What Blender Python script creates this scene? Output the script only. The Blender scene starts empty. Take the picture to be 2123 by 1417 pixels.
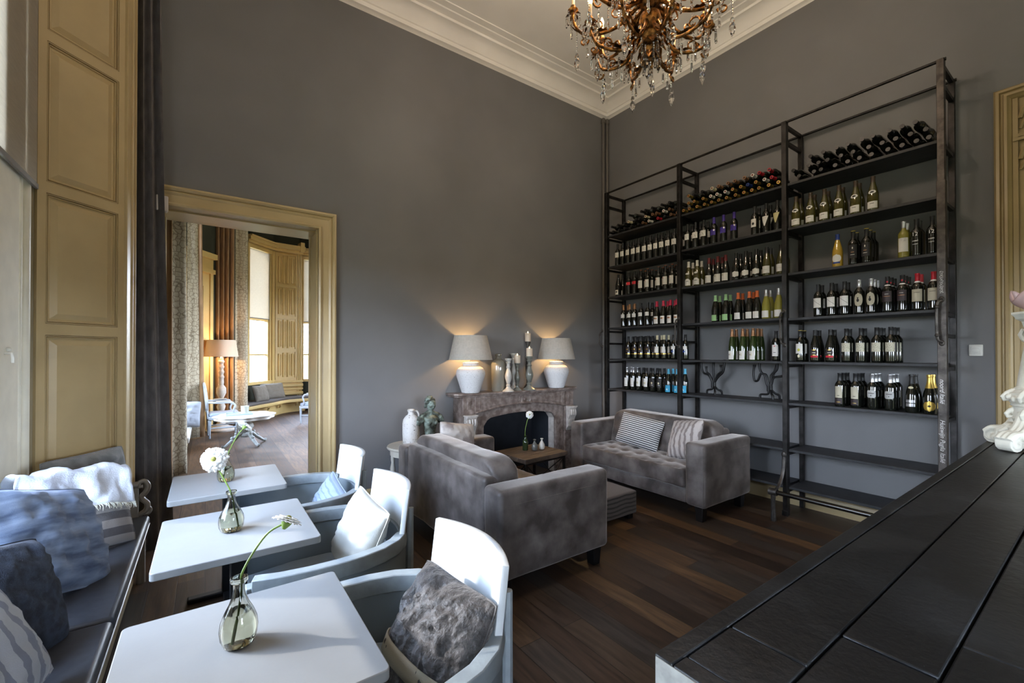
import bpy, bmesh, math, random
from mathutils import Vector, Matrix, Euler, noise
random.seed(7)
S = bpy.context.scene
COL = S.collection
PI = math.pi
# ------------------------------------------------------------------ camera
cd = bpy.data.cameras.new('camera'); cam = bpy.data.objects.new('camera', cd); COL.objects.link(cam)
cd.sensor_fit = 'HORIZONTAL'; cd.sensor_width = 36.0
cd.lens = 897.27 / 2123 * 36.0
cd.shift_y = 18.17 / 2123
cd.clip_start = 0.02; cd.clip_end = 200
cam.location = (0, 0, 1.6)
cam.rotation_euler = (PI / 2 + 0.0070829, 0, -0.615602)
S.camera = cam
# ------------------------------------------------------------------ colour management
S.view_settings.view_transform = 'Standard'; S.view_settings.look = 'None'
S.view_settings.gamma = 1; S.view_settings.use_curve_mapping = False
S.view_settings.exposure = 0.50
S.cycles.use_denoising = True
S.cycles.max_bounces = 9; S.cycles.diffuse_bounces = 5; S.cycles.glossy_bounces = 4
S.cycles.transmission_bounces = 8; S.cycles.transparent_max_bounces = 12
S.cycles.sample_clamp_indirect = 4.0
S.cycles.caustics_reflective = False; S.cycles.caustics_refractive = False
# ------------------------------------------------------------------ sky and sun
w = bpy.data.worlds.new('world'); S.world = w; w.use_nodes = True
nt = w.node_tree; bg = nt.nodes['Background']
tc = nt.nodes.new('ShaderNodeTexCoord'); sx = nt.nodes.new('ShaderNodeSeparateXYZ'); rp = nt.nodes.new('ShaderNodeValToRGB')
nt.links.new(tc.outputs['Generated'], sx.inputs[0]); nt.links.new(sx.outputs[2], rp.inputs[0])
rp.color_ramp.elements[0].position = 0.0; rp.color_ramp.elements[0].color = (0.06, 0.065, 0.045, 1)
rp.color_ramp.elements[1].position = 0.02; rp.color_ramp.elements[1].color = (0.79, 0.88, 1.0, 1)
e = rp.color_ramp.elements.new(0.6); e.color = (0.50, 0.68, 1.0, 1)
nt.links.new(rp.outputs[0], bg.inputs[0]); bg.inputs[1].default_value = 22.0
sd = bpy.data.lights.new('sun', 'SUN'); so = bpy.data.objects.new('sun', sd); COL.objects.link(so)
sd.energy = 3.2; sd.angle = 0.012; sd.color = (1.0, 0.95, 0.86)
_d = Vector((0.345, -0.23, -0.212)).normalized()
so.rotation_euler = _d.to_track_quat('-Z', 'Y').to_euler(); so.location = (-6, 6, 6)
def portal(name, loc, rot, sx_, sy_):
    l = bpy.data.lights.new(name, 'AREA'); l.shape = 'RECTANGLE'; l.size = sx_; l.size_y = sy_
    l.cycles.is_portal = True
    o = bpy.data.objects.new(name, l); o.location = loc; o.rotation_euler = rot; COL.objects.link(o)

# ------------------------------------------------------------------ materials
MATS = {}
def M(name, col=(.5, .5, .5), rough=.5, metal=0, spec=.5, var=0, vscale=8, bump=0, bscale=60, sheen=0, coat=0, trans=0, ior=1.45, col2=None, stretch=(1, 1, 1), detail=5, tr=0, coord='Object', vpos=(.35, .65)):
    if name in MATS: return MATS[name]
    m = bpy.data.materials.new(name); m.use_nodes = True; t = m.node_tree; b = t.nodes['Principled BSDF']
    b.inputs['Base Color'].default_value = (*col, 1); b.inputs['Roughness'].default_value = rough
    b.inputs['Metallic'].default_value = metal; b.inputs['Specular IOR Level'].default_value = spec
    b.inputs['Sheen Weight'].default_value = sheen; b.inputs['Coat Weight'].default_value = coat
    b.inputs['Transmission Weight'].default_value = trans; b.inputs['IOR'].default_value = ior
    if sheen: b.inputs['Sheen Roughness'].default_value = .35; b.inputs['Sheen Tint'].default_value = (1, .90, .82, 1)
    if var or col2 or bump:
        tcn = t.nodes.new('ShaderNodeTexCoord'); mp = t.nodes.new('ShaderNodeMapping'); mp.inputs['Scale'].default_value = stretch
        t.links.new(tcn.outputs[coord], mp.inputs[0])
    if var or col2:
        n = t.nodes.new('ShaderNodeTexNoise'); n.inputs['Scale'].default_value = vscale; n.inputs['Detail'].default_value = detail
        t.links.new(mp.outputs[0], n.inputs['Vector'])
        r = t.nodes.new('ShaderNodeValToRGB'); r.color_ramp.elements[0].position = vpos[0]; r.color_ramp.elements[1].position = vpos[1]
        c2 = col2 if col2 else tuple(c * (1 + var) for c in col)
        c1 = col if col2 else tuple(c * (1 - var) for c in col)
        r.color_ramp.elements[0].color = (*c1, 1); r.color_ramp.elements[1].color = (*[min(1, c) for c in c2], 1)
        t.links.new(n.outputs[0], r.inputs[0]); t.links.new(r.outputs[0], b.inputs['Base Color'])
    if bump:
        n2 = t.nodes.new('ShaderNodeTexNoise'); n2.inputs['Scale'].default_value = bscale; n2.inputs['Detail'].default_value = 6
        t.links.new(mp.outputs[0], n2.inputs['Vector'])
        bp = t.nodes.new('ShaderNodeBump'); bp.inputs['Strength'].default_value = bump; bp.inputs['Distance'].default_value = .01
        t.links.new(n2.outputs[0], bp.inputs['Height']); t.links.new(bp.outputs[0], b.inputs['Normal'])
    if tr:
        tl = t.nodes.new('ShaderNodeBsdfTranslucent'); tl.inputs[0].default_value = (*col, 1)
        mx = t.nodes.new('ShaderNodeMixShader'); mx.inputs[0].default_value = tr
        t.links.new(b.outputs[0], mx.inputs[1]); t.links.new(tl.outputs[0], mx.inputs[2])
        t.links.new(mx.outputs[0], t.nodes['Material Output'].inputs[0])
    MATS[name] = m
    return m
def emit(name, col, st):
    if name in MATS: return MATS[name]
    m = M(name, col); b = m.node_tree.nodes['Principled BSDF']
    b.inputs['Emission Color'].default_value = (*col, 1); b.inputs['Emission Strength'].default_value = st
    return m
def stripes(name, ca, cb, axis, freq, duty=.5, rough=.85, warp=0.0, coord='Object', bump=.2, bscale=300):
    """woven stripes across one axis of the object's own space"""
    if name in MATS: return MATS[name]
    m = M(name, ca, rough, bump=bump, bscale=bscale, sheen=.2); t = m.node_tree; b = t.nodes['Principled BSDF']
    tcn = t.nodes.new('ShaderNodeTexCoord'); s = t.nodes.new('ShaderNodeSeparateXYZ'); t.links.new(tcn.outputs[coord], s.inputs[0])
    def mt(op, a, bb):
        n = t.nodes.new('ShaderNodeMath'); n.operation = op
        for i, q in enumerate((a, bb)):
            if q is None: continue
            if isinstance(q, (int, float)): n.inputs[i].default_value = q
            else: t.links.new(q, n.inputs[i])
        return n.outputs[0]
    v = mt('MULTIPLY', s.outputs[axis], freq)
    if warp:
        n = t.nodes.new('ShaderNodeTexNoise'); n.inputs['Scale'].default_value = 6; t.links.new(tcn.outputs[coord], n.inputs['Vector'])
        v = mt('ADD', v, mt('MULTIPLY', n.outputs[0], warp))
    f = mt('FRACT', v, None); g = mt('GREATER_THAN', f, duty)
    mx = t.nodes.new('ShaderNodeMix'); mx.data_type = 'RGBA'
    mx.inputs[6].default_value = (*ca, 1); mx.inputs[7].default_value = (*cb, 1)
    t.links.new(g, mx.inputs[0]); t.links.new(mx.outputs[2], b.inputs['Base Color'])
    return m
def glass(name, tint=(1, 1, 1), refl=.12):
    """thin glass: mostly clear with a fresnel mirror"""
    if name in MATS: return MATS[name]
    m = bpy.data.materials.new(name); m.use_nodes = True; t = m.node_tree; t.nodes.remove(t.nodes['Principled BSDF'])
    a = t.nodes.new('ShaderNodeBsdfTransparent'); a.inputs[0].default_value = (*tint, 1)
    g = t.nodes.new('ShaderNodeBsdfGlossy'); g.inputs['Roughness'].default_value = .02
    f = t.nodes.new('ShaderNodeLayerWeight'); f.inputs[0].default_value = refl
    x = t.nodes.new('ShaderNodeMixShader'); t.links.new(f.outputs['Fresnel'], x.inputs[0])
    t.links.new(a.outputs[0], x.inputs[1]); t.links.new(g.outputs[0], x.inputs[2])
    t.links.new(x.outputs[0], t.nodes['Material Output'].inputs[0]); MATS[name] = m
    return m

wallpaint = M('wall_paint', (.172, .170, .172), .75, var=.07, vscale=1.2, bump=.08, bscale=180)
ochre = M('ochre_gloss_paint', (.47, .36, .19), .32, var=.06, vscale=3, bump=.05, bscale=30)
whiteplaster = M('white_plaster', (.92, .89, .85), .7, var=.04, vscale=2)
ceilmat = M('ceiling_paint', (.92, .89, .85), .8, var=.03, vscale=2)
oliveroom = M('olive_wall_paint', (.035, .035, .022), .8, var=.05)
steel = M('dark_steel', (.030, .028, .027), .42, metal=.75, var=.35, vscale=14, bump=.12, bscale=40)
steel2 = M('worn_steel', (.07, .062, .056), .45, metal=.7, var=.4, vscale=20, bump=.15, bscale=60)
shelfwood = M('charcoal_shelf_board', (.022, .023, .026), .55, var=.35, vscale=10, stretch=(6, 1, 1), bump=.15, bscale=30)
# a plank floor: every board gets its own tone
def plank_floor(name, cols, width, length, rough):
    m = bpy.data.materials.new(name); m.use_nodes = True; t = m.node_tree; b = t.nodes['Principled BSDF']
    tcn = t.nodes.new('ShaderNodeTexCoord'); mp = t.nodes.new('ShaderNodeMapping'); mp.inputs['Rotation'].default_value = (0, 0, PI / 2)
    t.links.new(tcn.outputs['Object'], mp.inputs[0])
    br = t.nodes.new('ShaderNodeTexBrick'); br.offset = .37; br.offset_frequency = 2
    br.inputs['Color1'].default_value = (0, 0, 0, 1); br.inputs['Color2'].default_value = (1, 1, 1, 1); br.inputs['Mortar'].default_value = (0, 0, 0, 1)
    br.inputs['Scale'].default_value = 1; br.inputs['Mortar Size'].default_value = .0022; br.inputs['Mortar Smooth'].default_value = .3
    br.inputs['Brick Width'].default_value = length; br.inputs['Row Height'].default_value = width
    t.links.new(mp.outputs[0], br.inputs['Vector'])
    r = t.nodes.new('ShaderNodeValToRGB'); r.color_ramp.interpolation = 'LINEAR'
    for i, (p, c) in enumerate(cols):
        el = r.color_ramp.elements[i] if i < 2 else r.color_ramp.elements.new(p)
        el.position = p; el.color = (*c, 1)
    t.links.new(br.outputs['Color'], r.inputs[0])
    g = t.nodes.new('ShaderNodeTexNoise'); g.inputs['Scale'].default_value = 5; g.inputs['Detail'].default_value = 8; g.inputs['Distortion'].default_value = .6
    m2 = t.nodes.new('ShaderNodeMapping'); m2.inputs['Scale'].default_value = (7, .7, 1); t.links.new(tcn.outputs['Object'], m2.inputs[0]); t.links.new(m2.outputs[0], g.inputs['Vector'])
    gr = t.nodes.new('ShaderNodeValToRGB'); gr.color_ramp.elements[0].position = .3; gr.color_ramp.elements[0].color = (.45, .43, .42, 1)
    gr.color_ramp.elements[1].position = .7; gr.color_ramp.elements[1].color = (1.25, 1.2, 1.15, 1); t.links.new(g.outputs[0], gr.inputs[0])
    mu = t.nodes.new('ShaderNodeMix'); mu.data_type = 'RGBA'; mu.blend_type = 'MULTIPLY'; mu.inputs[0].default_value = 1
    t.links.new(r.outputs[0], mu.inputs[6]); t.links.new(gr.outputs[0], mu.inputs[7])
    mo = t.nodes.new('ShaderNodeMix'); mo.data_type = 'RGBA'; t.links.new(br.outputs['Fac'], mo.inputs[0])
    t.links.new(mu.outputs[2], mo.inputs[6]); mo.inputs[7].default_value = (.008, .006, .005, 1)
    t.links.new(mo.outputs[2], b.inputs['Base Color'])
    rr = t.nodes.new('ShaderNodeMapRange'); rr.inputs[3].default_value = rough - .1; rr.inputs[4].default_value = rough + .15
    t.links.new(g.outputs[0], rr.inputs[0]); t.links.new(rr.outputs[0], b.inputs['Roughness'])
    bp = t.nodes.new('ShaderNodeBump'); bp.inputs['Strength'].default_value = .25; bp.inputs['Distance'].default_value = .004
    ad = t.nodes.new('ShaderNodeMath'); ad.operation = 'SUBTRACT'; t.links.new(g.outputs[0], ad.inputs[0]); t.links.new(br.outputs['Fac'], ad.inputs[1])
    t.links.new(ad.outputs[0], bp.inputs['Height']); t.links.new(bp.outputs[0], b.inputs['Normal'])
    return m
floor_a = plank_floor('dark_oak_planks', [(0, (.030, .018, .012)), (.3, (.060, .036, .023)), (.62, (.050, .042, .036)), (.8, (.085, .052, .030)), (.95, (.11, .065, .034)), (1, (.19, .105, .045))], .155, 1.9, .42)
floor_b = plank_floor('pale_oak_planks', [(0, (.075, .045, .028)), (.5, (.11, .067, .042)), (1, (.155, .098, .064))], .2, 2.2, .6)

# ------------------------------------------------------------------ mesh builder
class MB:
    def __init__(s): s.b = bmesh.new()
    def box(s, c, d, rot=None, taper=None):
        """box by centre and full size; rot = Euler tuple about its centre; taper scales the bottom"""
        vs = []
        R = Euler(rot).to_matrix() if rot else Matrix.Identity(3)
        for z in (-.5, .5):
            k = taper if (taper and z < 0) else 1
            for x, y in ((-.5, -.5), (.5, -.5), (.5, .5), (-.5, .5)):
                vs.append(s.b.verts.new(Vector(c) + R @ Vector((x * d[0] * k, y * d[1] * k, z * d[2]))))
        for f in ((0, 3, 2, 1), (4, 5, 6, 7), (0, 1, 5, 4), (1, 2, 6, 5), (2, 3, 7, 6), (3, 0, 4, 7)):
            s.b.faces.new([vs[i] for i in f])
        return s
    def bb(s, x0, x1, y0, y1, z0, z1): return s.box(((x0 + x1) / 2, (y0 + y1) / 2, (z0 + z1) / 2), (abs(x1 - x0), abs(y1 - y0), abs(z1 - z0)))
    def lathe(s, prof, n=24, c=(0, 0, 0), cap=True, axis='z', flute=0, fn=0):
        """profile [(r,z)] turned about the axis through c"""
        rings = []
        for r, z in prof:
            ring = []
            for i in range(n):
                a = 2 * PI * i / n; rr = r * (1 + (flute * math.cos(fn * a) if flute else 0))
                p = (rr * math.cos(a), rr * math.sin(a), z)
                if axis == 'x': p = (p[2], p[0], p[1])
                elif axis == 'y': p = (p[1], p[2], p[0])
                ring.append(s.b.verts.new((c[0] + p[0], c[1] + p[1], c[2] + p[2])))
            rings.append(ring)
        for a, b in zip(rings, rings[1:]):
            for i in range(n): s.b.faces.new((a[i], a[(i + 1) % n], b[(i + 1) % n], b[i]))
        if cap:
            if prof[0][0] > 1e-5: s.b.faces.new(rings[0][::-1])
            if prof[-1][0] > 1e-5: s.b.faces.new(rings[-1])
        return s
    def tube(s, pts, r, n=8, cap=True, flat=1.0, up=None):
        """round bar along a polyline; r a number or one per point"""
        pts = [Vector(p) for p in pts]; N = len(pts)
        rs = r if isinstance(r, (list, tuple)) else [r] * N
        rings = []; ref = Vector(up) if up else None
        for i, p in enumerate(pts):
            t = (pts[min(i + 1, N - 1)] - pts[max(i - 1, 0)]).normalized()
            if ref is None: ref = Vector((0, 0, 1)) if abs(t.z) < .9 else Vector((1, 0, 0))
            u = ref - t * ref.dot(t)
            if u.length < 1e-4: u = t.orthogonal()
            u.normalize(); v = t.cross(u); ref = u if not up else Vector(up)
            rings.append([s.b.verts.new(p + (u * math.cos(2 * PI * k / n) * flat + v * math.sin(2 * PI * k / n)) * rs[i]) for k in range(n)])
        for a, b in zip(rings, rings[1:]):
            for i in range(n): s.b.faces.new((a[i], a[(i + 1) % n], b[(i + 1) % n], b[i]))
        if cap: s.b.faces.new(rings[0][::-1]); s.b.faces.new(rings[-1])
        return s
    def prism(s, poly, a0, a1, axis='y', tf=None):
        """extrude a 2D outline; axis y: poly=(x,z); x: poly=(y,z); z: poly=(x,y)"""
        def P(p, a):
            v = {'y': (p[0], a, p[1]), 'x': (a, p[0], p[1]), 'z': (p[0], p[1], a)}[axis]
            return tf(Vector(v)) if tf else v
        A = [s.b.verts.new(P(p, a0)) for p in poly]; B = [s.b.verts.new(P(p, a1)) for p in poly]; n = len(poly)
        s.b.faces.new(A); s.b.faces.new(B[::-1])
        for i in range(n): s.b.faces.new((A[(i + 1) % n], A[i], B[i], B[(i + 1) % n]))
        return s
    def sweep(s, path, sec, closed=False):
        """section (side,height) carried along a plan path [(x,y)] or [(x,y,z)]; side points to the left of travel"""
        P = [Vector((p[0], p[1], p[2] if len(p) > 2 else 0)) for p in path]; N = len(P); rings = []
        for i in range(N):
            if closed: t0 = P[i] - P[i - 1]; t1 = P[(i + 1) % N] - P[i]
            else: t0 = P[i] - P[i - 1] if i else P[1] - P[0]; t1 = P[i + 1] - P[i] if i < N - 1 else P[-1] - P[-2]
            t0.z = t1.z = 0; t0.normalize(); t1.normalize(); n0 = Vector((-t0.y, t0.x, 0)); n1 = Vector((-t1.y, t1.x, 0))
            m = n0 + n1; m = m / max(.3, m.length_squared) * 2 if m.length > 1e-3 else n0
            rings.append([s.b.verts.new(P[i] + m * a + Vector((0, 0, h))) for a, h in sec])
        k = len(sec); seq = list(zip(rings, rings[1:])) + ([(rings[-1], rings[0])] if closed else [])
        for a, b in seq:
            for i in range(k): s.b.faces.new((a[i], b[i], b[(i + 1) % k], a[(i + 1) % k]))
        if not closed: s.b.faces.new(rings[0]); s.b.faces.new(rings[-1][::-1])
        return s
    def grid(s, fn, nu, nv, closed_u=False):
        V = [[s.b.verts.new(fn(i / nu, j / nv)) for j in range(nv + 1)] for i in range(nu + (0 if closed_u else 1))]
        for i in range(nu):
            i2 = (i + 1) % nu if closed_u else i + 1
            for j in range(nv): s.b.faces.new((V[i][j], V[i2][j], V[i2][j + 1], V[i][j + 1]))
        return s
    def face(s, pts):
        s.b.faces.new([s.b.verts.new(p) for p in pts]); return s
    def ball(s, c, r, sc=(1, 1, 1), u=12, v=8):
        mat = Matrix.Translation(c) @ Matrix.Diagonal((r * sc[0], r * sc[1], r * sc[2], 1))
        bmesh.ops.create_uvsphere(s.b, u_segments=u, v_segments=v, radius=1, matrix=mat); return s
    def xf(s, m):
        bmesh.ops.transform(s.b, matrix=m, verts=s.b.verts); return s
    def build(s, name, mat, parent=None, smooth=True, bevel=0, seg=2, solid=0, sub=0, loc=None, rot=None, ang=40):
        bmesh.ops.recalc_face_normals(s.b, faces=s.b.faces)
        me = bpy.data.meshes.new(name); s.b.to_mesh(me); s.b.free()
        if smooth:
            me.polygons.foreach_set('use_smooth', [True] * len(me.polygons))
            try: me.set_sharp_from_angle(angle=math.radians(ang))
            except Exception: pass
        me.materials.append(mat)
        o = bpy.data.objects.new(name, me); COL.objects.link(o)
        if parent: o.parent = parent
        if loc: o.location = loc
        if rot: o.rotation_euler = rot
        if solid:
            md = o.modifiers.new('thickness', 'SOLIDIFY'); md.thickness = solid; md.offset = 0
        if bevel:
            md = o.modifiers.new('edge', 'BEVEL'); md.width = bevel; md.segments = seg; md.limit_method = 'ANGLE'; md.angle_limit = math.radians(35)
            md.harden_normals = False
        if sub:
            md = o.modifiers.new('smooth', 'SUBSURF'); md.levels = sub; md.render_levels = sub
        return o
def tag(o, label, cat, group=None):
    o['label'] = label; o['category'] = cat
    if group: o['group'] = group
    return o
def thing(name, label, cat, loc=(0, 0, 0), rz=0, group=None):
    o = bpy.data.objects.new(name, None); COL.objects.link(o); o.empty_display_size = .1
    o.location = loc; o.rotation_euler = (0, 0, rz); return tag(o, label, cat, group)
def struct(o): o['kind'] = 'structure'; return o
KIDS = {}
def dup(o, parent=None):
    kids = [c for c in bpy.data.objects if c.parent == o]
    c = o.copy(); COL.objects.link(c)
    if parent is not None: c.parent = parent
    for k in kids: dup(k, c)
    return c
def lerp(a, b, t): return a + (b - a) * t
def bez(p, n=12):
    """smooth curve through control points (Catmull-Rom)"""
    p = [Vector(q) for q in p]; q = [p[0] * 2 - p[1]] + p + [p[-1] * 2 - p[-2]]; out = []
    for i in range(1, len(q) - 2):
        for k in range(n):
            t = k / n
            out.append(.5 * ((2 * q[i]) + (-q[i - 1] + q[i + 1]) * t + (2 * q[i - 1] - 5 * q[i] + 4 * q[i + 1] - q[i + 2]) * t * t + (-q[i - 1] + 3 * q[i] - 3 * q[i + 1] + q[i + 2]) * t ** 3))
    out.append(p[-1]); return out

# ------------------------------------------------------------------ room shell
X1, Y1, YB2 = 5.096, 4.642, 5.07          # shelf wall, door wall, its far face
XW = -.50                                   # inner face of the window wall
struct(MB().bb(-1.6, 5.4, -4.2, 4.86, -.1, 0).build('floor', floor_a, smooth=False))
struct(MB().bb(-1.6, 5.4, 4.86, 16, -.1, 0).build('floor', floor_b, smooth=False))
struct(MB().bb(-1.6, 5.6, -4.2, 4.9, 5.47, 5.6).build('ceiling', ceilmat, smooth=False))
# door wall with its doorway and the fireplace recess
DL, DR, DZ = -.31, .91, 2.84
b = MB(); b.bb(-1.6, DL - .02, Y1, YB2, 0, 5.6); b.bb(DL - .02, DR + .02, Y1, YB2, DZ + .02, 5.6); b.bb(DR + .02, 2.70, Y1, YB2, 0, 5.6)
b.bb(2.70, 3.88, Y1, YB2, .95, 5.6); b.bb(2.70, 3.88, Y1 + .36, YB2, 0, .95); b.bb(3.88, 5.4, Y1, YB2, 0, 5.6)
struct(b.build('wall_back', wallpaint, smooth=False))
struct(MB().bb(X1, 5.4, -4.2, Y1, 0, 5.6).build('wall_right', wallpaint, smooth=False))
b = MB(); b.bb(-1.6, .6, -4.45, -4.2, 0, 5.6); b.bb(.6, 4.6, -4.45, -4.2, 0, .4); b.bb(.6, 4.6, -4.45, -4.2, 2.3, 5.6); b.bb(4.6, 5.4, -4.45, -4.2, 0, 5.6)
struct(b.build('wall_front', wallpaint, smooth=False))
# window wall: piers with splayed reveals around two tall windows
b = MB(); ZW0, ZW1 = .62, 5.05
def pier(b, ya0, ya1, yb0, yb1, z0=0, z1=5.6):
    """plan trapezoid: room face from ya0 to ya1, window face from yb0 to yb1"""
    b.prism([(XW, ya0), (XW, ya1), (-.90, yb1), (-.90, yb0)], z0, z1, axis='z')
pier(b, 4.2, Y1, 3.80, Y1); pier(b, .25, .85, -.15, 1.25); pier(b, -4.2, -3.2, -4.2, -2.8)
b.bb(-1.15, -.90, 3.80, Y1, 0, 5.6); b.bb(-1.15, -.90, -.15, 1.25, 0, 5.6); b.bb(-1.15, -.90, -4.2, -2.8, 0, 5.6)
for a, c, d, f in ((.85, 4.2, 1.25, 3.80), (-3.2, .25, -2.8, -.15)):
    b.bb(-1.15, -.90, d, f, 0, ZW0); b.bb(-1.15, -.90, d, f, ZW1, 5.6)
    b.prism([(XW, a), (XW, c), (-.90, f), (-.90, d)], ZW1 + .1, 5.6, axis='z')
struct(b.build('wall_left', M('window_wall_plaster', (.30, .25, .16), .55, var=.06, vscale=2), smooth=False))
# cornices on the four walls
cor = [(0, 5.235), (.03, 5.255), (.05, 5.26), (.055, 5.30), (.07, 5.305), (.085, 5.33), (.13, 5.375), (.19, 5.405), (.22, 5.407), (.225, 5.432), (.25, 5.436), (.27, 5.444), (.30, 5.446), (.31, 5.455), (.38, 5.46), (.385, 5.475), (0, 5.475)]
struct(MB().sweep([(X1, -4.2), (X1, Y1), (XW, Y1), (XW, -4.2)], cor, closed=True).build('trim_1', whiteplaster, ang=25))
# skirting
sk = [(0, 0), (.022, 0), (.022, .12), (.015, .14), (.008, .155), (0, .16)]
struct(MB().sweep([(X1, -4.2), (X1, Y1)], sk).build('baseboard_right', ochre))
struct(MB().sweep([(2.40, Y1), (DR + .19, Y1)], sk).build('baseboard_back', ochre))
struct(MB().sweep([(X1, Y1), (4.17, Y1)], sk).build('baseboard_back', ochre))

# doorway: jamb lining, panelled reveal and moulded casing
b = MB()
for x, s_ in ((DL, -1), (DR, 1)):
    b.bb(x, x + s_ * .02, Y1 - .01, YB2 + .01, 0, DZ)
    for yy in (Y1 + .05, YB2 - .05): b.bb(x, x - s_ * .012, yy - .035, yy + .035, 0, DZ)
    b.bb(x, x - s_ * .008, Y1 + .10, YB2 - .10, .12, DZ - .12)
b.bb(DL, DR, Y1 - .01, YB2 + .01, DZ, DZ + .02)
b.bb(DL, DR, Y1 + .10, YB2 - .10, DZ - .012, DZ)
def casing_sec():                                        # (outwards from the opening, off the wall)
    return [(0, 0), (0, .045), (.015, .052), (.028, .045), (.032, .028), (.095, .028), (.105, .036), (.115, .040), (.125, .034), (.13, .05), (.145, .062), (.158, .058), (.165, .05), (.17, .03), (.172, 0)]
def casing(b, x0, x1, z1, y, side=-1, z0=0):
    """moulded surround round three sides of an opening in a wall facing -y (mitred)"""
    sec = casing_sec(); rings = []
    for (px, pz, dx, dz) in ((x0, z0, -1, 0), (x0, z1, -1, 1), (x1, z1, 1, 1), (x1, z0, 1, 0)):
        rings.append([b.b.verts.new((px + dx * a, y + side * h, pz + dz * a)) for a, h in sec])
    for p, q in zip(rings, rings[1:]):
        for i in range(len(sec)): b.b.faces.new((p[i], q[i], q[(i + 1) % len(sec)], p[(i + 1) % len(sec)]))
    return b
casing(b, DL, DR, DZ, Y1); casing(b, DL, DR, DZ, YB2, 1)
struct(b.build('door_1', ochre, ang=25))

# window 1: the panelled shutter case on the splayed reveal
A, B_ = Vector((-.86, 3.84, 0)), Vector((XW, 4.2, 0))      # along the reveal towards the room
u = (B_ - A).normalized(); nrm = Vector((u.y, -u.x, 0))     # faces the room / camera
W = (B_ - A).length
def rev(p):                                                # (along, off, z) -> world
    return A + u * p.x + nrm * p.y + Vector((0, 0, p.z))
def panelled(b, w_, zs, tf, st=.045, depth=.022):
    """frame with raised-and-fielded panels; zs = list of (z0,z1)"""
    def bx(x0, x1, y0, y1, z0, z1, ch=0):
        lo = [tf(Vector(p)) for p in ((x0, y0, z0), (x1, y0, z0), (x1, y0, z1), (x0, y0, z1))]
        hi = [tf(Vector(p)) for p in ((x0 + ch, y1, z0 + ch), (x1 - ch, y1, z0 + ch), (x1 - ch, y1, z1 - ch), (x0 + ch, y1, z1 - ch))]
        L = [b.b.verts.new(p) for p in lo]; H = [b.b.verts.new(p) for p in hi]
        b.b.faces.new(H); b.b.faces.new(L[::-1])
        for i in range(4): b.b.faces.new((L[i], L[(i + 1) % 4], H[(i + 1) % 4], H[i]))
    bx(0, st, -.02, depth, zs[0][0] - .12, zs[-1][1] + .12); bx(w_ - st, w_, -.02, depth, zs[0][0] - .12, zs[-1][1] + .12)
    prev = zs[0][0] - .12
    for z0, z1 in zs:
        bx(st, w_ - st, -.02, depth, prev, z0); prev = z1
        bx(st, w_ - st, -.02, .002, z0, z1)
        for k, (i0, h) in enumerate(((0, .020), (.012, .014))):        # stepped moulding as four bars
            t_ = .010
            for (xa, xb, za, zb) in ((st + i0, st + i0 + t_, z0 + i0, z1 - i0), (w_ - st - i0 - t_, w_ - st - i0, z0 + i0, z1 - i0), (st + i0, w_ - st - i0, z0 + i0, z0 + i0 + t_), (st + i0, w_ - st - i0, z1 - i0 - t_, z1 - i0)):
                bx(xa, xb, 0, h, za, zb, .003)
        bx(st + .03, w_ - st - .03, .001, .016, z0 + .03, z1 - .03, .035)
    bx(st, w_ - st, -.02, depth, prev, zs[-1][1] + .12)
b = MB(); panelled(b, W, [(.60, 1.60 + .115), (1.60 + .185, 2.60), (2.67, 3.55), (3.62, 4.55), (4.62, 5.0)], rev)
struct(b.build('trim_2', ochre, smooth=False))
# moulded edge where the shutter case meets the wall
b = MB(); b.sweep([(XW - .012, 4.19), (XW + .0, 4.22), (XW + .0, 4.40)], [(0, 0), (-.03, 0), (-.045, 0), (-.045, 5.2), (-.03, 5.2), (0, 5.2)])
for k, yy in enumerate((4.235, 4.27, 4.33, 4.37)): b.bb(XW, XW + (.06, .05, .065, .055)[k], yy - .012, yy + .012, 0, 5.2)
struct(b.build('trim_3', ochre, smooth=False, bevel=.004))
def window(n, y0, y1, stile=.50, rails=(2.62,)):
    """sash frame in the plane x=-.9 with a wide stepped stile"""
    b = MB()
    for (a, c) in ((y1, -1), (y0, 1)):
        b.bb(-.98, -.87, a, a + c * .06, ZW0, ZW1); b.bb(-.97, -.89, a + c * .06, a + c * .17, ZW0, ZW1); b.bb(-.96, -.865, a + c * .19, a + c * stile, ZW0, ZW1)
        b.tube([(-.875, a + c * .045, ZW0), (-.875, a + c * .045, ZW1)], .022, 10); b.tube([(-.88, a + c * .15, ZW0), (-.88, a + c * .15, ZW1)], .018, 10)
    b.bb(-.98, -.87, y0, y1, ZW0, ZW0 + .09); b.bb(-.98, -.87, y0, y1, ZW1 - .1, ZW1)
    b.bb(-1.2, -.84, y0 - .05, y1 + .05, ZW0 - .04, ZW0)
    b.bb(-.96, -.88, (y0 + y1) / 2 - .05, (y0 + y1) / 2 + .05, ZW0, ZW1)
    for z in rails: b.bb(-.95, -.89, y0, y1, z - .03, z + .03)
    b.bb(-.94, -.90, y0, y1, 1.55, 1.575)
    o = struct(b.build('window_%d' % n, M('window_frame_paint', (.80, .77, .66), .3, var=.05), bevel=.006))
    MB().bb(-.922, -.918, y0 + .05, y1 - .05, ZW0 + .05, ZW1 - .05).build('window_glass', glass('window_pane'), o, smooth=False)
    return o
w1 = window(1, 1.25, 3.80); window(2, -2.8, -.15)
lt = MB(); lt.tube([(-.855, 3.36, 1.60), (-.83, 3.36, 1.60), (-.825, 3.36, 1.575), (-.825, 3.36, 1.55)], .008, 8); lt.ball((-.84, 3.36, 1.62), .012)
lt.build('window_latch', M('white_metal', (.7, .68, .6), .3), w1)
b = MB()
for x in (.6, 1.92, 3.24, 4.54): b.bb(x, x + .06, -4.38, -4.26, .4, 2.3)
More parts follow.
